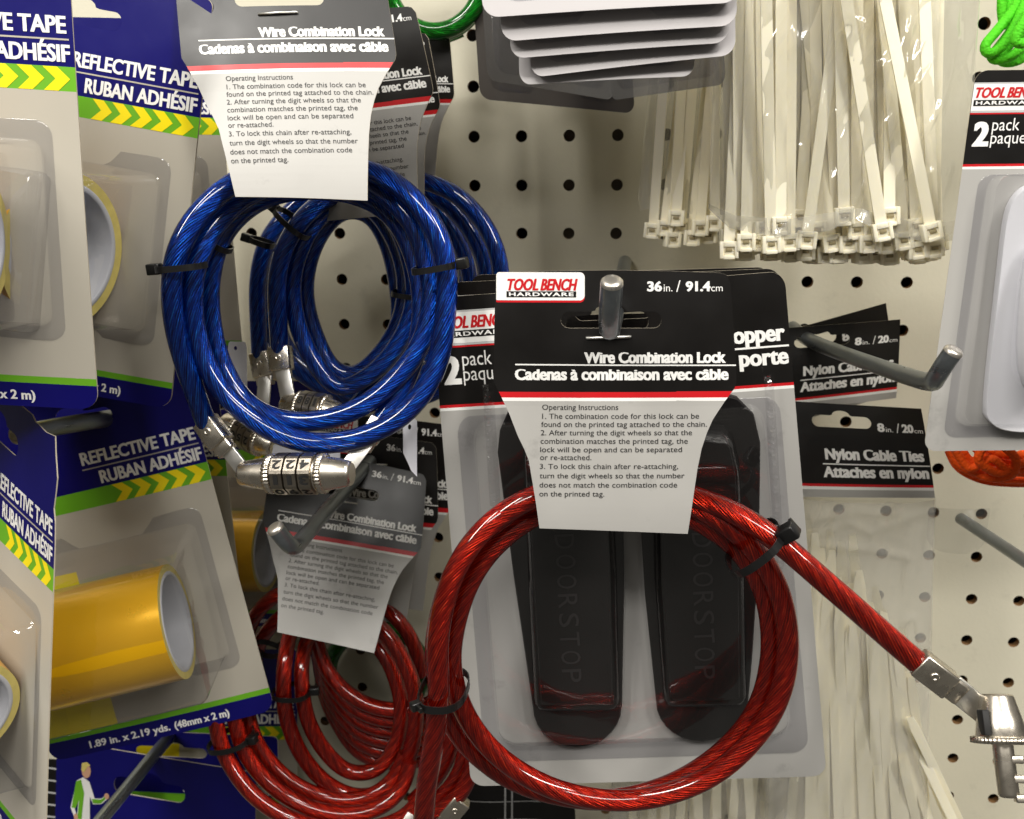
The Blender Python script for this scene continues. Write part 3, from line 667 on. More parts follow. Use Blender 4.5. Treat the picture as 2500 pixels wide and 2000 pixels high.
# green locks
GG = 'green cable locks'
small_ring('green cable lock coil in the dark behind the red coils', (920, 1640), 120, 110, 14, 8, 1.6, 'greenc', 100, GG)
t = small_ring('green cable lock coil high up behind the blue lock cards', (1060, -60), 130, 150, 40, 9, 2.4, 'greenc', 60, GG)

# ---------------------------------------------------------------- reflective tape packs
GT = 'reflective tape packs'
def tape_pack(label, s, yel=420, runner=False, roll=True, torn=False):
    root = thing('tape_pack', label, 'tape pack', (s.c[2] + s.c[3]) / 2, GT)
    g = G()
    def band(u, v):
        if v < 236: return 'navy'
        if v < 279: return 'green'
        if v < 818: return 'yellow' if (u < 180 and v > yel) else 'tapegrey'
        return 'green' if v < 832 else 'navy'
    out = rrect(0, 0, 560, 880, (14, 16, 34, 34), 6)
    if torn:
        out = [p for p in out if not (p[0] > 500 and p[1] < 300)]
        i = max(k for k, p in enumerate(out) if p[1] < 40)
        out[i + 1:i + 1] = [(430, -2), (448, 6), (462, 5), (500, 8), (543, 2), (548, 30), (560, 70), (556, 96), (549, 128), (557, 150), (560, 190)]
    plate(g, s, out, [euro(165, 365, 58, 96, 44, 16)], band, 0, 3., step=40, cv=(236, 279, 818, 832, yel), cu=(180,))
    x = 318
    while x < 548:
        p = [(x, 236.5), (x + 26, 236.5), (x + 48, 257.5), (x + 26, 278.5), (x, 278.5), (x + 22, 257.5)]
        p = [(min(q[0], 559.), q[1]) for q in p]
        if x + 26 > 559: p = [(x, 236.5), (559, 236.5), (559, 278.5), (x, 278.5), (x + 14, 257.5)] if x < 535 else None
        if p: plate(g, s, p, (), 'yellow', .5, step=30)
        x += 46
    text(g, s, 'REFLECTIVE TAPE', 262, 548, 179, 30, bold=.02, smear=.03)
    text(g, s, 'RUBAN ADHÉSIF', 297, 552, 228, 30, bold=.02, smear=.03)
    plate(g, s, [(259, 187.5), (552, 187.5), (552, 190.5), (259, 190.5)], (), 'tapegrey', .5, step=45)
    text(g, s, '1.89 in. x 2.19 yds.', 100, 300, 866, 19, bold=.02, smear=.025); text(g, s, '(48mm x 2 m)', 312, 449, 866, 19, bold=.02, smear=.025)
    if runner:
        e = lambda cx, cy, a, b: [(cx + a * math.cos(R(i * 24)), cy + b * math.sin(R(i * 24))) for i in range(15)]
        H = .6
        plate(g, s, [(66, 178), (88, 176), (104, 196), (100, 230), (112, 252), (100, 262), (84, 236), (70, 262), (52, 280), (44, 272), (60, 240)], (), 'black', H)
        plate(g, s, [(60, 84), (78, 74), (96, 82), (112, 118), (130, 116), (142, 108), (146, 116), (132, 128), (108, 132), (98, 116), (100, 178), (80, 184), (62, 176), (66, 130), (56, 150), (62, 164), (54, 168), (44, 148)], (), 'white', H + .4)
        plate(g, s, [(58, 86), (72, 80), (82, 110), (76, 172), (64, 172), (68, 128), (58, 148), (47, 148)], (), 'green', H + .8)
        plate(g, s, [(104, 120), (130, 118), (140, 110), (143, 115), (130, 127), (108, 130)], (), 'green', H + .8)
        plate(g, s, e(86, 58, 13, 17), (), 'skin', H + .4); plate(g, s, [(72, 58), (74, 42), (88, 38), (98, 44), (90, 48), (80, 62)], (), 'tapeedge', H + .8)
        plate(g, s, e(146, 108, 7, 7), (), 'skin', H + .8); plate(g, s, e(60, 168, 6, 8), (), 'skin', H + .8)
    g.build('card', root)
    if not roll: return root
    g = G(); o = rrect(50, 332, 512, 745, 30, 6); d0 = rrect(92, 396, 474, 690, 16, 6)
    def mixo(k): return [(a[0] * (1 - k) + b[0] * k, a[1] * (1 - k) + b[1] * k) for a, b in zip(o, d0)]
    rings(g, s, [(o, .8), (inset(o, 2), 2.2), (mixo(.55), 2.4)], 'flange', False)
    rings(g, s, [(mixo(.55), 2.4), (mixo(.62), 8), (mixo(.7), 60), (mixo(.88), 262), (mixo(.93), 278), (d0, 283)], 'blister')
    g.build('blister', root)
    g = G(); Rm = 140 * s.unit * 1000; p0, p1 = s.map(118, 545, 142), s.map(424, 545, 142); X = p1 - p0; L = X.length * 1000
    lathe(g, p0, X, [(0, Rm), (L, Rm)], 'gold', 64, caps=False)
    for a, b in (((0, Rm), (0, Rm * .88)), ((L, Rm * .88), (L, Rm))): lathe(g, p0, X, [a, b], 'tapeedge', 64, caps=False)
    r_ = g.build('tape_roll', root)
    g = G(); lathe(g, p0, X, [(0, Rm * .88), (-.4, Rm * .86), (-.4, Rm * .82), (0, Rm * .8), (L, Rm * .8), (L + .4, Rm * .82), (L + .4, Rm * .86), (L, Rm * .88)], 'core', 64, caps=False); g.build('core', r_)
    return root
def tsheet(q, d, b=6): return Sheet(560, 880, q, d, lambda a, c: b * math.sin(math.pi * a) + b * .6 * math.sin(math.pi * c))
tape_pack('frontmost reflective tape pack, cropped by the upper left edge of the photo', tsheet(quad((-588, -223), (1.34, .08), (.089, 1.34), 560, 880), (214, 206, 208, 216)))
tape_pack('tilted reflective tape pack right behind the upper left front one', tsheet(quad((-40, -102), (1.0, .183), (-.119, 1.135), 560, 880), (132, 160, 164, 136)))
tape_pack('reflective tape pack mostly hidden behind the front blue cable lock', tsheet(quad((20, 39), (.9, .02), (.08, .95), 560, 880), (92, 92, 92, 92)))
tape_pack('reflective tape pack with the whole gold roll showing, left centre', tsheet(quad((-105, 1011), (.973, -.226), (.263, .965), 560, 880), (131, 103, 103, 131)))
tape_pack('torn reflective tape pack turned sideways at the lower left edge', tsheet([(-100, 858), (143, 1070), (108, 2155), (-134, 1845)], (156, 206, 206, 150), 3), torn=True)
tape_pack('reflective tape card with a runner in a light jacket, bottom left', tsheet(quad((139, 1806), (.87, .145), (-.02, .98), 560, 880), (70, 70, 76, 76), 2), runner=True, roll=False)
tape_pack('blue tape card whose hang slot shows yellow, under the gold roll pack', tsheet(quad((190, 1775), (.87, .043), (.02, .62), 560, 880), (40, 40, 60, 60), 2), roll=False)
tape_pack('reflective tape pack low behind the red coils, its yellow arrows just visible', tsheet(quad((306, 1585), (.75, 0), (0, .75), 560, 880), (22, 22, 22, 22), 2), yel=290, roll=False)
tape_pack('reflective tape pack whose grey edge shows right of the gold roll pack', tsheet(quad((78, 896), (.8, .0), (.1, .9), 560, 880), (70, 70, 70, 70), 3), roll=False)
tape_pack('reflective tape pack with an amber roll in shadow beside the grey lock card', tsheet(quad((402, 930), (.65, .0), (.02, .68), 560, 880), (12, 12, 14, 14), 2))

# ---------------------------------------------------------------- door stopper packs
GD = 'door stopper packs'
def stop_card(g, s, W, H):
    def band(u, v):
        return 'black' if v < 235 else 'red' if v < 241.5 else 'white' if v < 248 else 'body'
    plate(g, s, rrect(0, 0, W, H, 34, 6), [euro(W / 2 - 100, W / 2 + 100, 60, 100, 45, 16)], band, 0, 2.4, step=60, cv=(235, 241.5, 248))
    plate(g, s, [(1, 30), (215, 30), (215, 105), (1, 105)], (), 'silver', .5, step=60); plate(g, s, [(1, 34), (213, 34), (213, 100), (1, 100)], (), 'white', .9, step=60)
    plate(g, s, [(1, 105.5), (215, 105.5), (215, 109), (1, 109)], (), 'red', .6, step=60)
    brand(g, s, 9, 190, 42, 68, 73, 88, 1.5)
    text(g, s, '2', 20, 58, 190, 62, bold=.03, smear=.05); text(g, s, 'pack', 66, 140, 150, 31); text(g, s, 'paquet', 66, 176, 183, 31)
    text(g, s, 'Door Stopper', W - 292, W - 12, 144, 32, bold=.022, xh=.80, smear=.042); plate(g, s, [(W - 300, 153), (W - 4, 153), (W - 4, 157), (W - 300, 157)], (), 'white', .6, step=60)
    text(g, s, 'Butée de porte', W - 320, W - 8, 194, 32, bold=.022, xh=.80, smear=.042)
def stopper(root, s, base, wedge, m, hb, h0, h1, vr, lettering=None):
    g = G(); n = len(base)
    rings(g, s, [(base, 1.), (base, hb - 3), (inset(base, 3), hb)], m)
    vmin, vmax = vr; hh = lambda v: h0 + (h1 - h0) * max(0, min(1, (v - vmin) / (vmax - vmin)))
    lo = wedge; up = inset(wedge, 10); vs = []
    for o_, k in ((lo, 0), (lo, .86), (inset(wedge, 3), 1)): vs += [s.map(u, v, hb - 1 + (hh(v) - hb) * k) for u, v in o_]
    n = len(lo); fs = [(i * n + k, i * n + (k + 1) % n, (i + 1) * n + (k + 1) % n, (i + 1) * n + k) for i in range(2) for k in range(n)]
    g.add(vs, fs, m, True)
    tri = geometry.tessellate_polygon([[Vector((p[0], p[1], 0)) for p in inset(wedge, 3)]]); g.add(vs[2 * n:], [tuple(t) for t in tri], m)
    if lettering: lettering(g, hh)
    return g.build('door_stop', root)
W0, H0 = 856, 1195
s = Sheet(W0, H0, [(1052, 728), (1915, 662), (2018, 1895), (1150, 1920)], (158, 156, 150, 152), lambda a, b: 8 * math.sin(math.pi * a) * (1 - b))
DP = thing('door_stopper_pack', 'pack of two black door stops with a black header, behind the red ring', 'door stop pack', (s.c[2] + s.c[3]) / 2, GD)
g = G(); stop_card(g, s, W0, H0); g.build('card', DP)
I = lambda pts: [s.inv(*p) for p in pts]
def rsmooth(o, it=2):
    for _ in range(it):
        q = []
        for i in range(len(o)):
            a, b = o[i], o[(i + 1) % len(o)]; q += [(a[0] * .75 + b[0] * .25, a[1] * .75 + b[1] * .25), (a[0] * .25 + b[0] * .75, a[1] * .25 + b[1] * .75)]
        o = q
    return o
def roundpoly(o, r=14, n=4):
    out = []
    for i in range(len(o)):
        p, a, b = Vector(o[i]), Vector(o[i - 1]), Vector(o[(i + 1) % len(o)]); q0 = p + (a - p).normalized() * r; q1 = p + (b - p).normalized() * r
        for k in range(n + 1): t = k / n; x = q0 * (1 - t) ** 2 + p * 2 * t * (1 - t) + q1 * t * t; out.append((x.x, x.y))
    return out
def arcpts(cx, cy, r, a0, a1, n=10, ry=None): return [(cx + r * math.cos(R(a0 + (a1 - a0) * i / n)), cy + (ry or r) * math.sin(R(a0 + (a1 - a0) * i / n))) for i in range(n + 1)]
bl = I([(1220, 1060), (1226, 1010), (1250, 960), (1300, 925), (1380, 915), (1460, 925), (1505, 960), (1524, 1020), (1530, 1350), (1526, 1688)] + arcpts(1416, 1688, 109, 0, 180, 14) + [(1258, 1350)])
br = I([(1560, 1080), (1570, 1000), (1600, 950), (1660, 925), (1740, 918), (1800, 935), (1838, 972), (1853, 1037), (1850, 1300), (1836, 1560), (1828, 1668)] + arcpts(1718, 1672, 110, 0, 180, 14) + [(1580, 1400)])
wl = roundpoly(I([(1300, 1010), (1480, 1010), (1494, 1300), (1503, 1672), (1328, 1674), (1312, 1350)]))
wr = roundpoly(I([(1610, 1010), (1690, 1000), (1770, 1010), (1786, 1080), (1796, 1300), (1806, 1660), (1642, 1664), (1618, 1350)]))
def lett(x0, x1, y0, y1):
    def f(g, hh):
        (a, b), (c, e) = s.inv(x0, y0), s.inv(x1, y1)
        L = 'DOORSTOP'
        for i, ch in enumerate(L):
            if ch == ' ': continue
            v = b + (e - b) * i / (len(L) - 1); u = a + (c - a) * i / (len(L) - 1)
            text(g, s, ch, u - 17, u + 17, v + 25, 46, 'rubberlit', hh(v) + 2.2, .0, fx=lambda x, y, u=u, v=v: (u - (y - v), v + (x - u)))
    return f
stopper(DP, s, bl, wl, 'rubber', 26, 120, 44, (280, 950), lett(1390, 1406, 1240, 1588)); stopper(DP, s, br, wr, 'rubber', 26, 120, 44, (280, 950), lett(1712, 1724, 1236, 1580))
g = G(); fo = rrect(40, 262, W0 - 36, H0 - 66, 40, 8); d1 = rrect(88, 276, W0 - 84, H0 - 130, 46, 8)
def mo(a, b, k): return [(p[0] * (1 - k) + q[0] * k, p[1] * (1 - k) + q[1] * k) for p, q in zip(a, b)]
rings(g, s, [(fo, .8), (inset(fo, 2), 2.4), (mo(fo, d1, .8), 2.6)], 'flange', False)
rings(g, s, [(mo(fo, d1, .8), 2.6), (mo(fo, d1, .86), 6), (mo(fo, d1, .95), 30), (d1, 38)], 'blister', False)
for wd in (wl, wr):
    q = [(u, v) for u, v in inset(wd, -16)]; vs = []; n = len(q)
    hf = lambda v: 52 + 76 * max(0, min(1, 1 - (v - 280) / 670))
    for o_, k in ((q, 0), (inset(q, 5), .75), (inset(q, 14), 1)): vs += [s.map(u, v, 34 + (hf(v) - 34) * k) for u, v in o_]
    g.add(vs, [(i * n + k, i * n + (k + 1) % n, (i + 1) * n + (k + 1) % n, (i + 1) * n + k) for i in range(2) for k in range(n)], 'blister', True)
    tri = geometry.tessellate_polygon([[Vector((p[0], p[1], 0)) for p in q]]); g.add(vs[2 * n:], [tuple(t) for t in tri], 'blister')
tri = geometry.tessellate_polygon([[Vector((p[0], p[1], 0)) for p in d1]] + [[Vector((p[0], p[1], 0)) for p in inset(wd, -16)] for wd in (wl, wr)])
al = d1 + inset(wl, -16) + inset(wr, -16); g.add([s.map(u, v, 38) for u, v in al], [tuple(t) for t in tri], 'blister')
# creased side wall of the shell, right of the stops
for x_, y0_, y1_ in ((1872, 880, 1330), (1196, 905, 1180)):
    vs = []; N = 84
    for i in range(N):
        y = y0_ + (y1_ - y0_) * i / (N - 1); u, v = s.inv(x_ + (y - y0_) * .06, y)
        for du_, h_ in ((-12, 30), (-5 + 3 * 2.2 * noise.noise(Vector((i * 1.7, x_, 1))), 40 + 20 * noise.noise(Vector((i * 1.5, x_, 5)))), (4, 34 + 14 * noise.noise(Vector((i * 1.9, x_, 9)))), (13, 12)): vs.append(s.map(u + du_, v, h_))
    g.add(vs, [(i * 4 + k, i * 4 + k + 1, i * 4 + k + 5, i * 4 + k + 4) for i in range(N - 1) for k in range(3)], 'blister', False)
g.build('blister', DP)
for lab, q, dq in (('black door stop card right behind the front pack, its top edge a little higher', [(1096, 690), (1905, 655), (1990, 1800), (1150, 1820)], (142, 142, 136, 136)),
                   ('rearmost black door stop card, its top just showing above the others', [(1146, 672), (1880, 652), (1960, 1760), (1190, 1780)], (126, 126, 120, 120))):
    t = thing('door_stopper_pack', lab, 'door stop pack', at(1500, 1800, 130), GD); g = G(); stop_card(g, Sheet(W0, H0, q, dq), W0, H0); g.build('card', t)
# white door stops at the right
W1, H1 = 700, 1033
s = Sheet(W1, H1, quad((2382, 172), (.93, -.01), (-.123, .9), W1, H1), (128, 132, 128, 124))
WP = thing('door_stopper_pack', 'pack of white door stops cut by the right edge of the photo', 'door stop pack', (s.c[2] + s.c[3]) / 2, GD)
g = G(); stop_card(g, s, W1, H1); g.build('card', WP)
wb = I = [s.inv(*p) for p in [(2438, 640), (2453, 501), (2474, 456), (2510, 428), (2570, 415), (2640, 430), (2660, 520), (2640, 950), (2600, 1025), (2510, 1046), (2440, 1038), (2410, 1015), (2400, 985)]]
wb = rsmooth(wb, 2); ww = rsmooth([s.inv(*p) for p in [(2488, 590), (2540, 540), (2600, 560), (2590, 930), (2470, 945)]], 2)
stopper(WP, s, wb, ww, 'whiterubber', 36, 44, 130, (230, 800))
g = G(); fo = rrect(48, 262, W1 - 40, H1 - 40, 36, 8); d1 = rrect(84, 262, W1 - 76, H1 - 92, 40, 8)
rings(g, s, [(fo, .8), (inset(fo, 2), 2.4), (mo(fo, d1, .7), 2.6)], 'flange', False)
rings(g, s, [(mo(fo, d1, .7), 2.6), (mo(fo, d1, .78), 8), (mo(fo, d1, .93), 44), (d1, 52)], 'blister'); g.build('blister', WP)

# ---------------------------------------------------------------- grey packs seen from below at the top
GS = 'grey blister packs at the top'
def grey_pack(label, px, d, m='lilac', fl=True):
    t = thing('blister_pack', label, 'blister pack', at((px[2][0] + px[3][0]) / 2, (px[2][1] + px[3][1]) / 2, d[2]), GS)
    s = Sheet(600, 800, px, d, lambda a, b: 6 * math.sin(math.pi * a)); g = G(); plate(g, s, rrect(0, 0, 600, 800, 40, 6), (), m, 0, 2.2, step=60, edge='lilac' if m == 'lilac' else m, back=m); g.build('card', t)
    g = G(); fo = rrect(40, 120, 560, 768, 50, 8); d1 = rrect(80, 150, 520, 700, 40, 8)
    rings(g, s, [(fo, .8), (inset(fo, 2), 2.4), (mo(fo, d1, .9), 2.6)], 'flange', True); g.build('blister', t)
    return t
def gq(BL, BR, up): return [(BL[0] + up[0], BL[1] + up[1]), (BR[0] + up[0], BR[1] + up[1]), BR, BL]
grey_pack('frontmost grey pack of the fan, only its bottom edge in the photo', gq((1178, 44), (1808, 6), (-20, -840)), (170, 170, 200, 200))
grey_pack('second grey pack of the fan from the front', gq((1224, 102), (1800, 62), (-20, -800)), (166, 166, 197, 197))
grey_pack('third grey pack of the fan from the front', gq((1246, 144), (1780, 104), (-16, -760)), (162, 162, 194, 194))
grey_pack('fourth grey pack of the fan, sticking out at the right', gq((1296, 190), (1796, 134), (-10, -720)), (158, 158, 191, 191))
grey_pack('hindmost light grey pack of the fan, lowest of the five', gq((1268, 208), (1696, 186), (-10, -680)), (154, 154, 188, 188))
grey_pack('clear pack turned to the left below the grey fan', gq((1190, 196), (1500, 246), (-40, -600)), (92, 92, 96, 112), 'smoke')
grey_pack('clear pack turned to the right below the grey fan', gq((1490, 246), (1772, 206), (-30, -600)), (92, 92, 112, 96), 'smoke')
grey_pack('dark pack nearest the board behind the grey fan', gq((1172, 242), (1550, 278), (-40, -600)), (56, 56, 60, 60), 'behind')

# ---------------------------------------------------------------- cable ties and bags
def tie_mesh(bend):
    g = G(); N = 26; L = .205; vs = []
    for i in range(N):
        t = i / (N - 1); z = .006 + t * L; w_ = .0023 if t < .975 else .0023 * (1 - (t - .975) * 14); y = bend * math.sin(t * 3.) * .008
        for x_, yy in ((-w_, -.0005), (w_, -.0005), (w_, .0005), (-w_, .0005)): vs.append(Vector((x_ + bend * .004 * math.sin(t * 2.2), y + yy, z)))
    g.add(vs, [(i * 4 + k, i * 4 + (k + 1) % 4, i * 4 + 4 + (k + 1) % 4, i * 4 + 4 + k) for i in range(N - 1) for k in range(4)], 'nylon')
    V = Vector
    for c, e in (((-.0031, 0, .003), (.0008, .0024, .0036)), ((.0031, 0, .003), (.0008, .0024, .0036)), ((0, 0, -.0002), (.0024, .0024, .0008)), ((0, 0, .0054), (.0024, .0024, .0012))):
        rbox(g, V(c), V((e[0], 0, 0)), V((0, e[1], 0)), V((0, 0, e[2])), 'nylon', .3)
    rbox(g, V((0, .0002, .0026)), V((.0026, 0, 0)), V((0, .0019, 0)), V((0, 0, .0026)), 'nylon', .3); rbox(g, V((0, -.0019, .0031)), V((.0014, 0, 0)), V((0, .0004, 0)), V((0, 0, .0007)), 'tieslot', .3)
    me = g; me.v = [v for v in me.v]
    o = g.build('cable_tie'); org = Vector(o['_o'])
    for v in o.data.vertices: v.co += org
    o.location = (0, 0, 0); return o
TIES = [tie_mesh(b) for b in (0, .5, -.6, 1.)]; used_t = [False] * 4
def tie(head, toward, label, group, roll=0.):
    A, B = at(*head), at(*toward); z = (B - A).normalized(); n = Vector((0, -1, 0)); n = (n - z * n.dot(z)).normalized(); x = n.cross(z) * -1
    x = x * math.cos(roll) + n * math.sin(roll); y = z.cross(x)
    k = random.randrange(4)
    if not used_t[k]: o = TIES[k]; used_t[k] = True
    else: o = TIES[k].copy(); col.objects.link(o)
    M = Matrix.Identity(4)
    for i in range(3): M[i][0], M[i][1], M[i][2], M[i][3] = x[i], y[i], z[i], A[i]
    o.matrix_world = M; tag(o, label, 'cable tie', group)
def bag(root, px, d, outline, bulge, W=100, H=120, back=True, crease=1., seed=0, lines=(), film='bag', seal=None):
    q = Sheet(W, H, px, d); LN = [[q.inv(*p) for p in l] for l in lines]
    def ridge(u, v):
        t = 0
        for i, l in enumerate(LN):
            for (x0, y0), (x1, y1) in zip(l, l[1:]):
                dx, dy = x1 - x0, y1 - y0; k = max(0, min(1, ((u - x0) * dx + (v - y0) * dy) / (dx * dx + dy * dy))); t = max(t, math.exp(-((u - x0 - dx * k) ** 2 + (v - y0 - dy * k) ** 2) / 1.1))
        return t * 1.5
    def bend(a, b):
        e = (4 * max(0, a) * max(0, 1 - a)) ** .5
        n1 = noise.noise(Vector((a * 5 + seed, b * 2.2, seed))); n2 = noise.noise(Vector((a * 11 + b * 6, b * 5 + seed, 3)))
        return bulge * e + crease * (2.0 * (1 - abs(n1) * 2.2) + 1.1 * (1 - abs(n2) * 2)) * e + (ridge(a * W, b * H) if LN else 0)
    s = Sheet(W, H, px, d, bend); g = G()
    vs, fs, be = flat2d(outline, (), .9 if lines else 1.6)
    g.add([s.map(u, v, 0) for u, v in vs], fs, film, True)
    if seal:
        v2, f2, _ = flat2d(seal, (), 3.); g.add([s.map(u, v, .35) for u, v in v2], f2, 'bagmilk', True)
    if back:
        s2 = Sheet(W, H, px, d, lambda a, b: -1.5 - 3 * (4 * max(0, a) * max(0, 1 - a)) ** .5); g.add([s2.map(u, v, 0) for u, v in vs], fs, film, True)
    g.build('poly_bag', root); return s
GBAG = 'bags of nylon cable ties'
t = thing('tie_bag', 'big clear bag full of white cable ties at the upper right', 'cable tie bag', at(2050, 650, 95), GBAG)
bag(t, [(1752, -80), (2398, -80), (2345, 700), (1722, 690)], (100, 100, 96, 96), [(0, 0), (100, 0), (100, 84), (99, 96), (94, 101), (82, 101), (66, 98), (55, 92), (45, 97), (25, 100), (8, 97), (0, 90)], 9, crease=1.9, seed=2, seal=[(0, 88), (10, 92), (30, 93), (55, 88), (80, 94), (96, 93), (100, 86), (99, 96), (94, 101), (82, 101), (66, 98), (55, 92), (45, 97), (25, 100), (8, 97), (0, 90)], lines=[[(2300, -60), (2270, 130), (2190, 240), (2110, 330), (2065, 400), (2050, 450)], [(2225, -60), (2200, 120), (2170, 280), (2140, 370), (2070, 480), (2055, 530)], [(2322, -40), (2310, 160), (2290, 230), (2230, 330), (2170, 450)], [(2225, 490), (2245, 410), (2270, 395), (2278, 470), (2285, 500), (2310, 390)], [(1865, 270), (1880, 420), (1888, 560)], [(1948, 340), (1945, 440), (1955, 560)], [(2068, -40), (2075, 20), (2062, 40), (2100, 60), (2062, 90), (2075, 140)]])
zz = lambda x, y: (1700 + x / 2.695, y / 2.695)
big = [(215, 1610, 240), (215, 1690, 230), (325, 1640, 345), (325, 1700, 300), (390, 1640, 380), (490, 1655, 470), (555, 1530, 520), (615, 1640, 560), (720, 1625, 1010), (890, 1645, 620), (975, 1470, 900), (1000, 1650, 980), (1055, 1560, 1060), (1125, 1650, 1130), (1230, 1570, 880), (1250, 1655, 1180), (1270, 1470, 1240), (1365, 1630, 1190), (1450, 1690, 1400), (1450, 1540, 1330), (1555, 1570, 1110), (1560, 1680, 1480), (620, 1710, 640), (720, 1700, 700), (850, 1715, 800), (930, 1715, 860), (1090, 1720, 1080), (1160, 1715, 1210), (1270, 1730, 1300), (440, 1560, 420), (680, 1480, 760), (800, 1560, 700), (1100, 1480, 1000), (1350, 1500, 1420), (280, 1560, 270)]
big += [(225 + 41 * k + random.uniform(-12, 12), random.choice((1600, 1640, 1690, 1720)), 225 + 41 * k + random.uniform(-110, 110)) for k in range(32)]
big += [(205 + 33 * k + random.uniform(-14, 14), random.choice((1590, 1620, 1660, 1700)), 225 + 33 * k + random.uniform(-60, 60)) for k in range(42)]
big += [(1520, 1600, 1480), (1590, 1640, 1520), (1480, 1580, 1440)]
for i, (x, y, tx) in enumerate(big):
    a, b = zz(x, y); c, e = zz(tx, -700); dd = 101 + (4 if y < 1600 else 0) - (8 if i > 21 else 0) - (5 if i > 34 else 0) - (4 if i > 66 else 0) + random.uniform(-3, 3) + (i % 3) * 1.5
    tie((a, b, dd), (c, e, dd + random.uniform(-3, 3)), 'white nylon cable tie in the big bag at the upper right', 'cable ties in the big upper bag', random.uniform(-.15, .15))
t = thing('tie_bag', 'smaller tie bag in shadow left of the big bag', 'cable tie bag', at(1660, 600, 45), GBAG)
bag(t, [(1600, 40), (1800, 40), (1770, 620), (1545, 610)], (40, 40, 46, 46), [(0, 0), (100, 0), (100, 92), (90, 99), (60, 100), (30, 96), (4, 99), (0, 92)], 7, crease=2.2, seed=5)
for i, (x, y, tx) in enumerate([(1592, 578, 1660), (1622, 572, 1668), (1650, 548, 1690), (1662, 566, 1712), (1688, 596, 1740), (1708, 572, 1745), (1730, 590, 1760), (1640, 600, 1680), (1745, 560, 1765)]):
    tie((x, y, 48 + i % 3 * 2), (tx, -30, 48), 'cable tie in the shaded bag left of the big bag', 'cable ties in the shaded bag', random.uniform(-.3, .3))
def tie_header(root, px, d, W=360, H=240, body=True):
    s = Sheet(W, H, px, d, lambda a, b: 5 * math.sin(math.pi * a) + 6 * math.sin(math.pi * b)); g = G()
    def band(u, v): return 'black' if v < 205 else 'red' if v < 212 else 'white' if v < 220 else 'body'
    plate(g, s, [(0, 0), (W, 0), (W, H), (0, H)], [euro(W / 2 - 85, W / 2 + 55, 30, 60, 26, 11)], band, 0, 2., step=30, cv=(205, 212, 220))
    text(g, s, '8', W - 112, W - 96, 66, 22, bold=.03, smear=.03); text(g, s, 'in.', W - 93, W - 76, 66, 13); text(g, s, '/', W - 68, W - 60, 67, 24); text(g, s, '20', W - 54, W - 28, 66, 22, bold=.03, smear=.03); text(g, s, 'cm', W - 26, W - 6, 66, 12)
    text(g, s, 'Nylon Cable Ties', W - 242, W - 14, 142, 28, bold=.022, xh=.80, smear=.042); plate(g, s, [(W - 250, 152), (W - 2, 152), (W - 2, 155), (W - 250, 155)], (), 'white', .5, step=40); text(g, s, 'Attaches en nylon', W - 250, W - 8, 188, 28, bold=.022, xh=.80, smear=.042)
    g.build('header_card', root)
for lab, q, d in (('tie bag header tilted up at the back, only its black top corner showing', [(1800, 840), (2163, 740), (2190, 960), (1830, 1060)], (34, 34, 34, 34)),
                  ('upper cable tie header card, crossed by the empty hook', [(1846, 806), (2198, 780), (2188, 972), (1852, 1012)], (52, 52, 56, 56))):
    t = thing('tie_bag', lab, 'cable tie bag', at(2050, 960, 50), GBAG); tie_header(t, q, d)
t = thing('tie_bag', 'lower cable tie bag with its full header, beside the door stop pack', 'cable tie bag', at(2120, 1600, 70), GBAG)
tie_header(t, [(1880, 976), (2249, 998), (2283, 1216), (1900, 1212)], (70, 70, 76, 76))
bag(t, [(1905, 1205), (2284, 1216), (2260, 2140), (1860, 2140)], (74, 74, 66, 66), [(0, 0), (100, 0), (100, 120), (0, 120)], 7, crease=2.0, seed=9, film='bagmilk', lines=[[(1975, 1250), (2080, 1228), (2200, 1238), (2282, 1240)], [(1978, 1290), (2060, 1250), (2120, 1275), (2225, 1242)], [(1980, 1300), (2100, 1310), (2210, 1335)], [(2200, 1480), (2230, 1475), (2240, 1540)], [(1985, 1390), (2010, 1352)]])
low = [(1975 + 8 * k + random.uniform(-8, 8), 1345 + 9 * k + random.uniform(-40, 60), 1960 + 9.5 * k + random.uniform(-20, 20)) for k in range(32)] + [(1965 + 5 * k + random.uniform(-10, 10), 1420 + 4 * k + random.uniform(-40, 60), 1950 + 6.5 * k + random.uniform(-14, 14)) for k in range(44)] + [(1990, 1330, 2010), (2020, 1325, 2050), (2055, 1350, 2085), (2075, 1335, 2130), (2100, 1420, 2150), (2120, 1500, 2190), (2010, 1420, 2015), (2040, 1440, 2060), (2140, 1460, 2235), (1975, 1450, 1965), (2160, 1600, 2200), (2090, 1560, 2110), (1960, 1600, 1930), (2000, 1580, 1985), (2230, 1770, 2345), (2222, 1800, 2310), (2216, 1830, 2270), (2205, 1700, 2240), (2225, 1790, 2330), (2200, 1880, 2230)]
for i, (x, y, tx) in enumerate(low):
    # tip up, head far below the frame
    A = at(x, y, 66 + i % 7 * 2); B = at(tx, 2010, 62 + i % 6 * 2.2); z = (A - B).normalized(); H_ = A - z * .205
    n = Vector((0, -1, 0)); n = (n - z * n.dot(z)).normalized(); x_ = n.cross(z) * -1; k = i % 2; o = TIES[k].copy(); col.objects.link(o); y_ = z.cross(x_)
    M = Matrix.Identity(4)
    for j in range(3): M[j][0], M[j][1], M[j][2], M[j][3] = x_[j], y_[j], z[j], H_[j]
    o.matrix_world = M; tag(o, 'white cable tie hanging in the lower bag right of the door stop pack', 'cable tie', 'cable ties in the lower bag')
t = thing('tie_bag', 'tie bag under the door stop pack at the bottom edge', 'cable tie bag', at(1780, 2000, 60), GBAG)
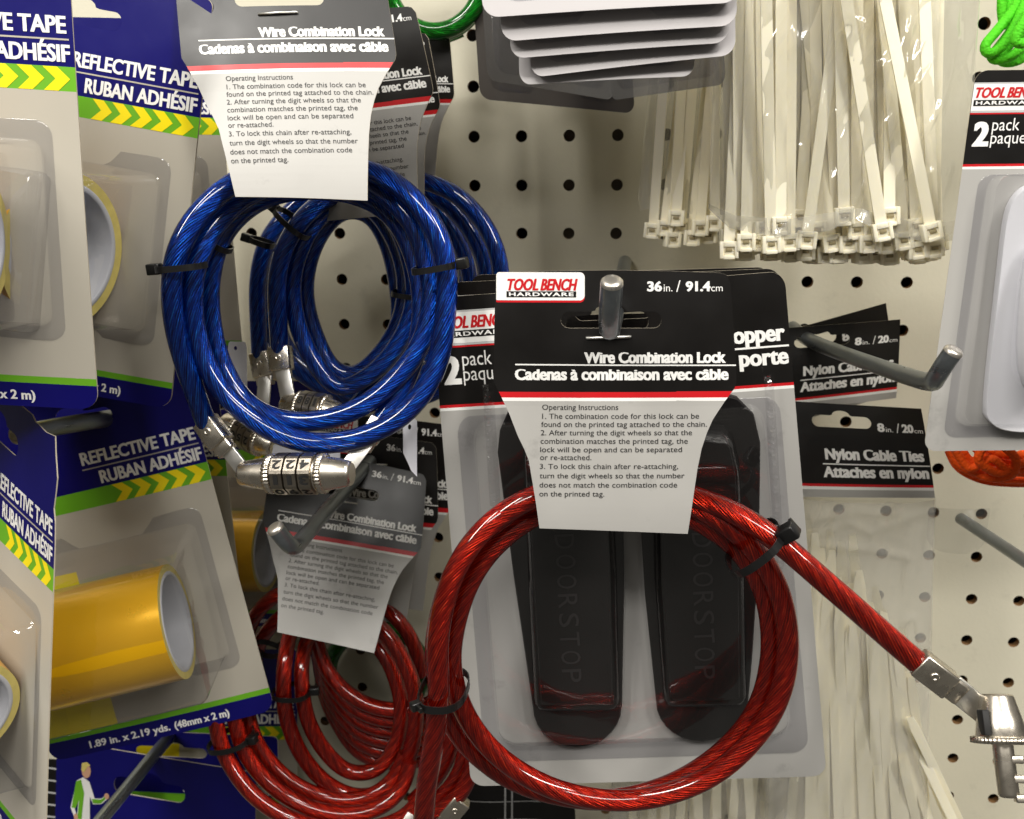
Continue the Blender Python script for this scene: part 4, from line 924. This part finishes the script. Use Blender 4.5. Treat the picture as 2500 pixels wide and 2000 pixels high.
bag(t, [(1500, 1780), (2010, 1780), (2010, 2200), (1480, 2200)], (66, 66, 60, 60), [(0, 0), (100, 0), (100, 120), (0, 120)], 6, crease=2.0, seed=12, film='bagmilk')
for i in range(22):
    x = 1545 + i * 21 + random.uniform(-6, 6); tx = x + random.uniform(-30, 30)
    A = at(tx, 1700, 62 + i % 3 * 3); B = at(x, 2090, 60 + i % 3 * 3); z = (A - B).normalized(); H_ = B - z * .02
    n = Vector((0, -1, 0)); n = (n - z * n.dot(z)).normalized(); x_ = n.cross(z) * -1; k = i % 2; o = TIES[k].copy(); col.objects.link(o); y_ = z.cross(x_)
    M = Matrix.Identity(4)
    for j in range(3): M[j][0], M[j][1], M[j][2], M[j][3] = x_[j], y_[j], z[j], H_[j]
    o.matrix_world = M; tag(o, 'white cable tie in the bottom bag under the door stop pack', 'cable tie', 'cable ties in the bottom bag')

# clear hang tab on the grey hook
s = Sheet(100, 100, [(2268, 1238), (2418, 1240), (2404, 1366), (2254, 1340)], (52, 52, 48, 48), lambda a, b: 6 * math.sin(3 * a + 2 * b)); g = G()
plate(g, s, rrect(0, 0, 100, 100, (2, 4, 40, 40), 6), [arcpts(55, 22, 5, 0, 324, 9)], 'bag', 0, step=6); o = g.build('hang_tab'); tag(o, 'clear plastic hang tab on the grey hook at the right', 'hang tab')

# ---------------------------------------------------------------- cords
def cord(name, label, strands, m, r):
    t = thing(name, label, 'cord bundle', at(*strands[0][0]), None)
    for p in strands: g = G(); tube(g, smooth_path(spline([at(*q) for q in p], .0012), 2), r, m, 12); g.build('strand', t)
cord('cord_bundle', 'bundle of green braided cord at the upper right corner', [
    [(2520, -40, 70), (2480, 60, 76), (2440, 120, 78), (2412, 132, 78), (2404, 112, 78), (2430, 80, 76), (2470, 30, 72), (2500, -20, 70)],
    [(2530, 0, 82), (2490, 70, 86), (2476, 98, 86), (2492, 108, 86), (2530, 92, 84)],
    [(2540, 60, 74), (2480, 130, 76), (2440, 146, 76), (2420, 140, 74), (2450, 100, 72), (2510, 20, 68)],
    [(2560, 90, 66), (2490, 146, 68), (2450, 152, 68), (2440, 140, 66), (2500, 70, 64)],
    [(2450, -30, 60), (2446, 20, 62), (2452, 70, 64)], [(2475, -30, 60), (2466, 20, 62), (2470, 60, 64)], [(2500, -30, 60), (2490, 20, 62), (2500, 60, 64)], [(2530, 30, 56), (2500, 110, 58), (2470, 140, 60)]], 'gcord', .0021)
cord('cord_bundle', 'bundle of orange cord below the white door stop pack', [
    [(2320, 1090, 60), (2336, 1130, 64), (2390, 1160, 66), (2460, 1172, 66), (2560, 1170, 62)], [(2316, 1100, 54), (2340, 1142, 58), (2400, 1172, 60), (2480, 1180, 60), (2560, 1178, 58)],
    [(2340, 1080, 68), (2370, 1128, 70), (2430, 1150, 72), (2560, 1156, 70)], [(2370, 1080, 72), (2400, 1110, 74), (2460, 1132, 76), (2560, 1136, 74)], [(2400, 1080, 76), (2440, 1108, 78), (2560, 1116, 78)], [(2350, 1120, 62), (2420, 1130, 66), (2500, 1108, 70), (2560, 1096, 70)], [(2330, 1096, 78), (2368, 1144, 80), (2420, 1120, 82), (2470, 1150, 82), (2560, 1124, 80)], [(2400, 1092, 84), (2388, 1124, 84), (2440, 1156, 82), (2500, 1130, 84), (2530, 1160, 80)], [(2450, 1090, 86), (2480, 1120, 86), (2470, 1160, 82), (2410, 1166, 78), (2350, 1132, 74)]], 'ocord', .0020)

# ---------------------------------------------------------------- dark goods at the bottom
t = thing('black_pack', 'black glossy pack in the gap below the door stop pack', 'pack', at(1260, 1990, 40))
s = Sheet(100, 100, [(1130, 1880), (1400, 1900), (1410, 2100), (1120, 2100)], (56, 52, 50, 54), lambda a, b: 3 * math.sin(5 * a + 3 * b)); g = G(); plate(g, s, rrect(0, 0, 100, 100, 4), (), 'black', 0, 2, edge='black', back='black', step=8)
for a in (38, 44): plate(g, s, [(a, 4), (a + 1.5, 4), (a + 1.5, 96), (a, 96)], (), 'silver', .4, step=8)
for b in (30, 52): plate(g, s, [(4, b), (96, b + 2), (96, b + 3), (4, b + 1)], (), 'silver', .5, step=8)
g.build('card', t)
t = thing('black_pack', 'black ribbed pack between the torn tape pack and the runner card', 'pack', at(125, 1950, 60))
s = Sheet(100, 100, [(60, 1850), (150, 1856), (150, 2080), (60, 2080)], (62, 62, 62, 62)); g = G(); plate(g, s, rrect(0, 0, 100, 100, 3), (), 'black', 0, 2, edge='black', back='black')
for b in range(6, 96, 13): plate(g, s, [(4, b), (96, b + 3), (96, b + 5), (4, b + 2)], (), 'silver', .4)
g.build('card', t)
for o in bpy.data.objects:
    if '_o' in o: del o['_o']
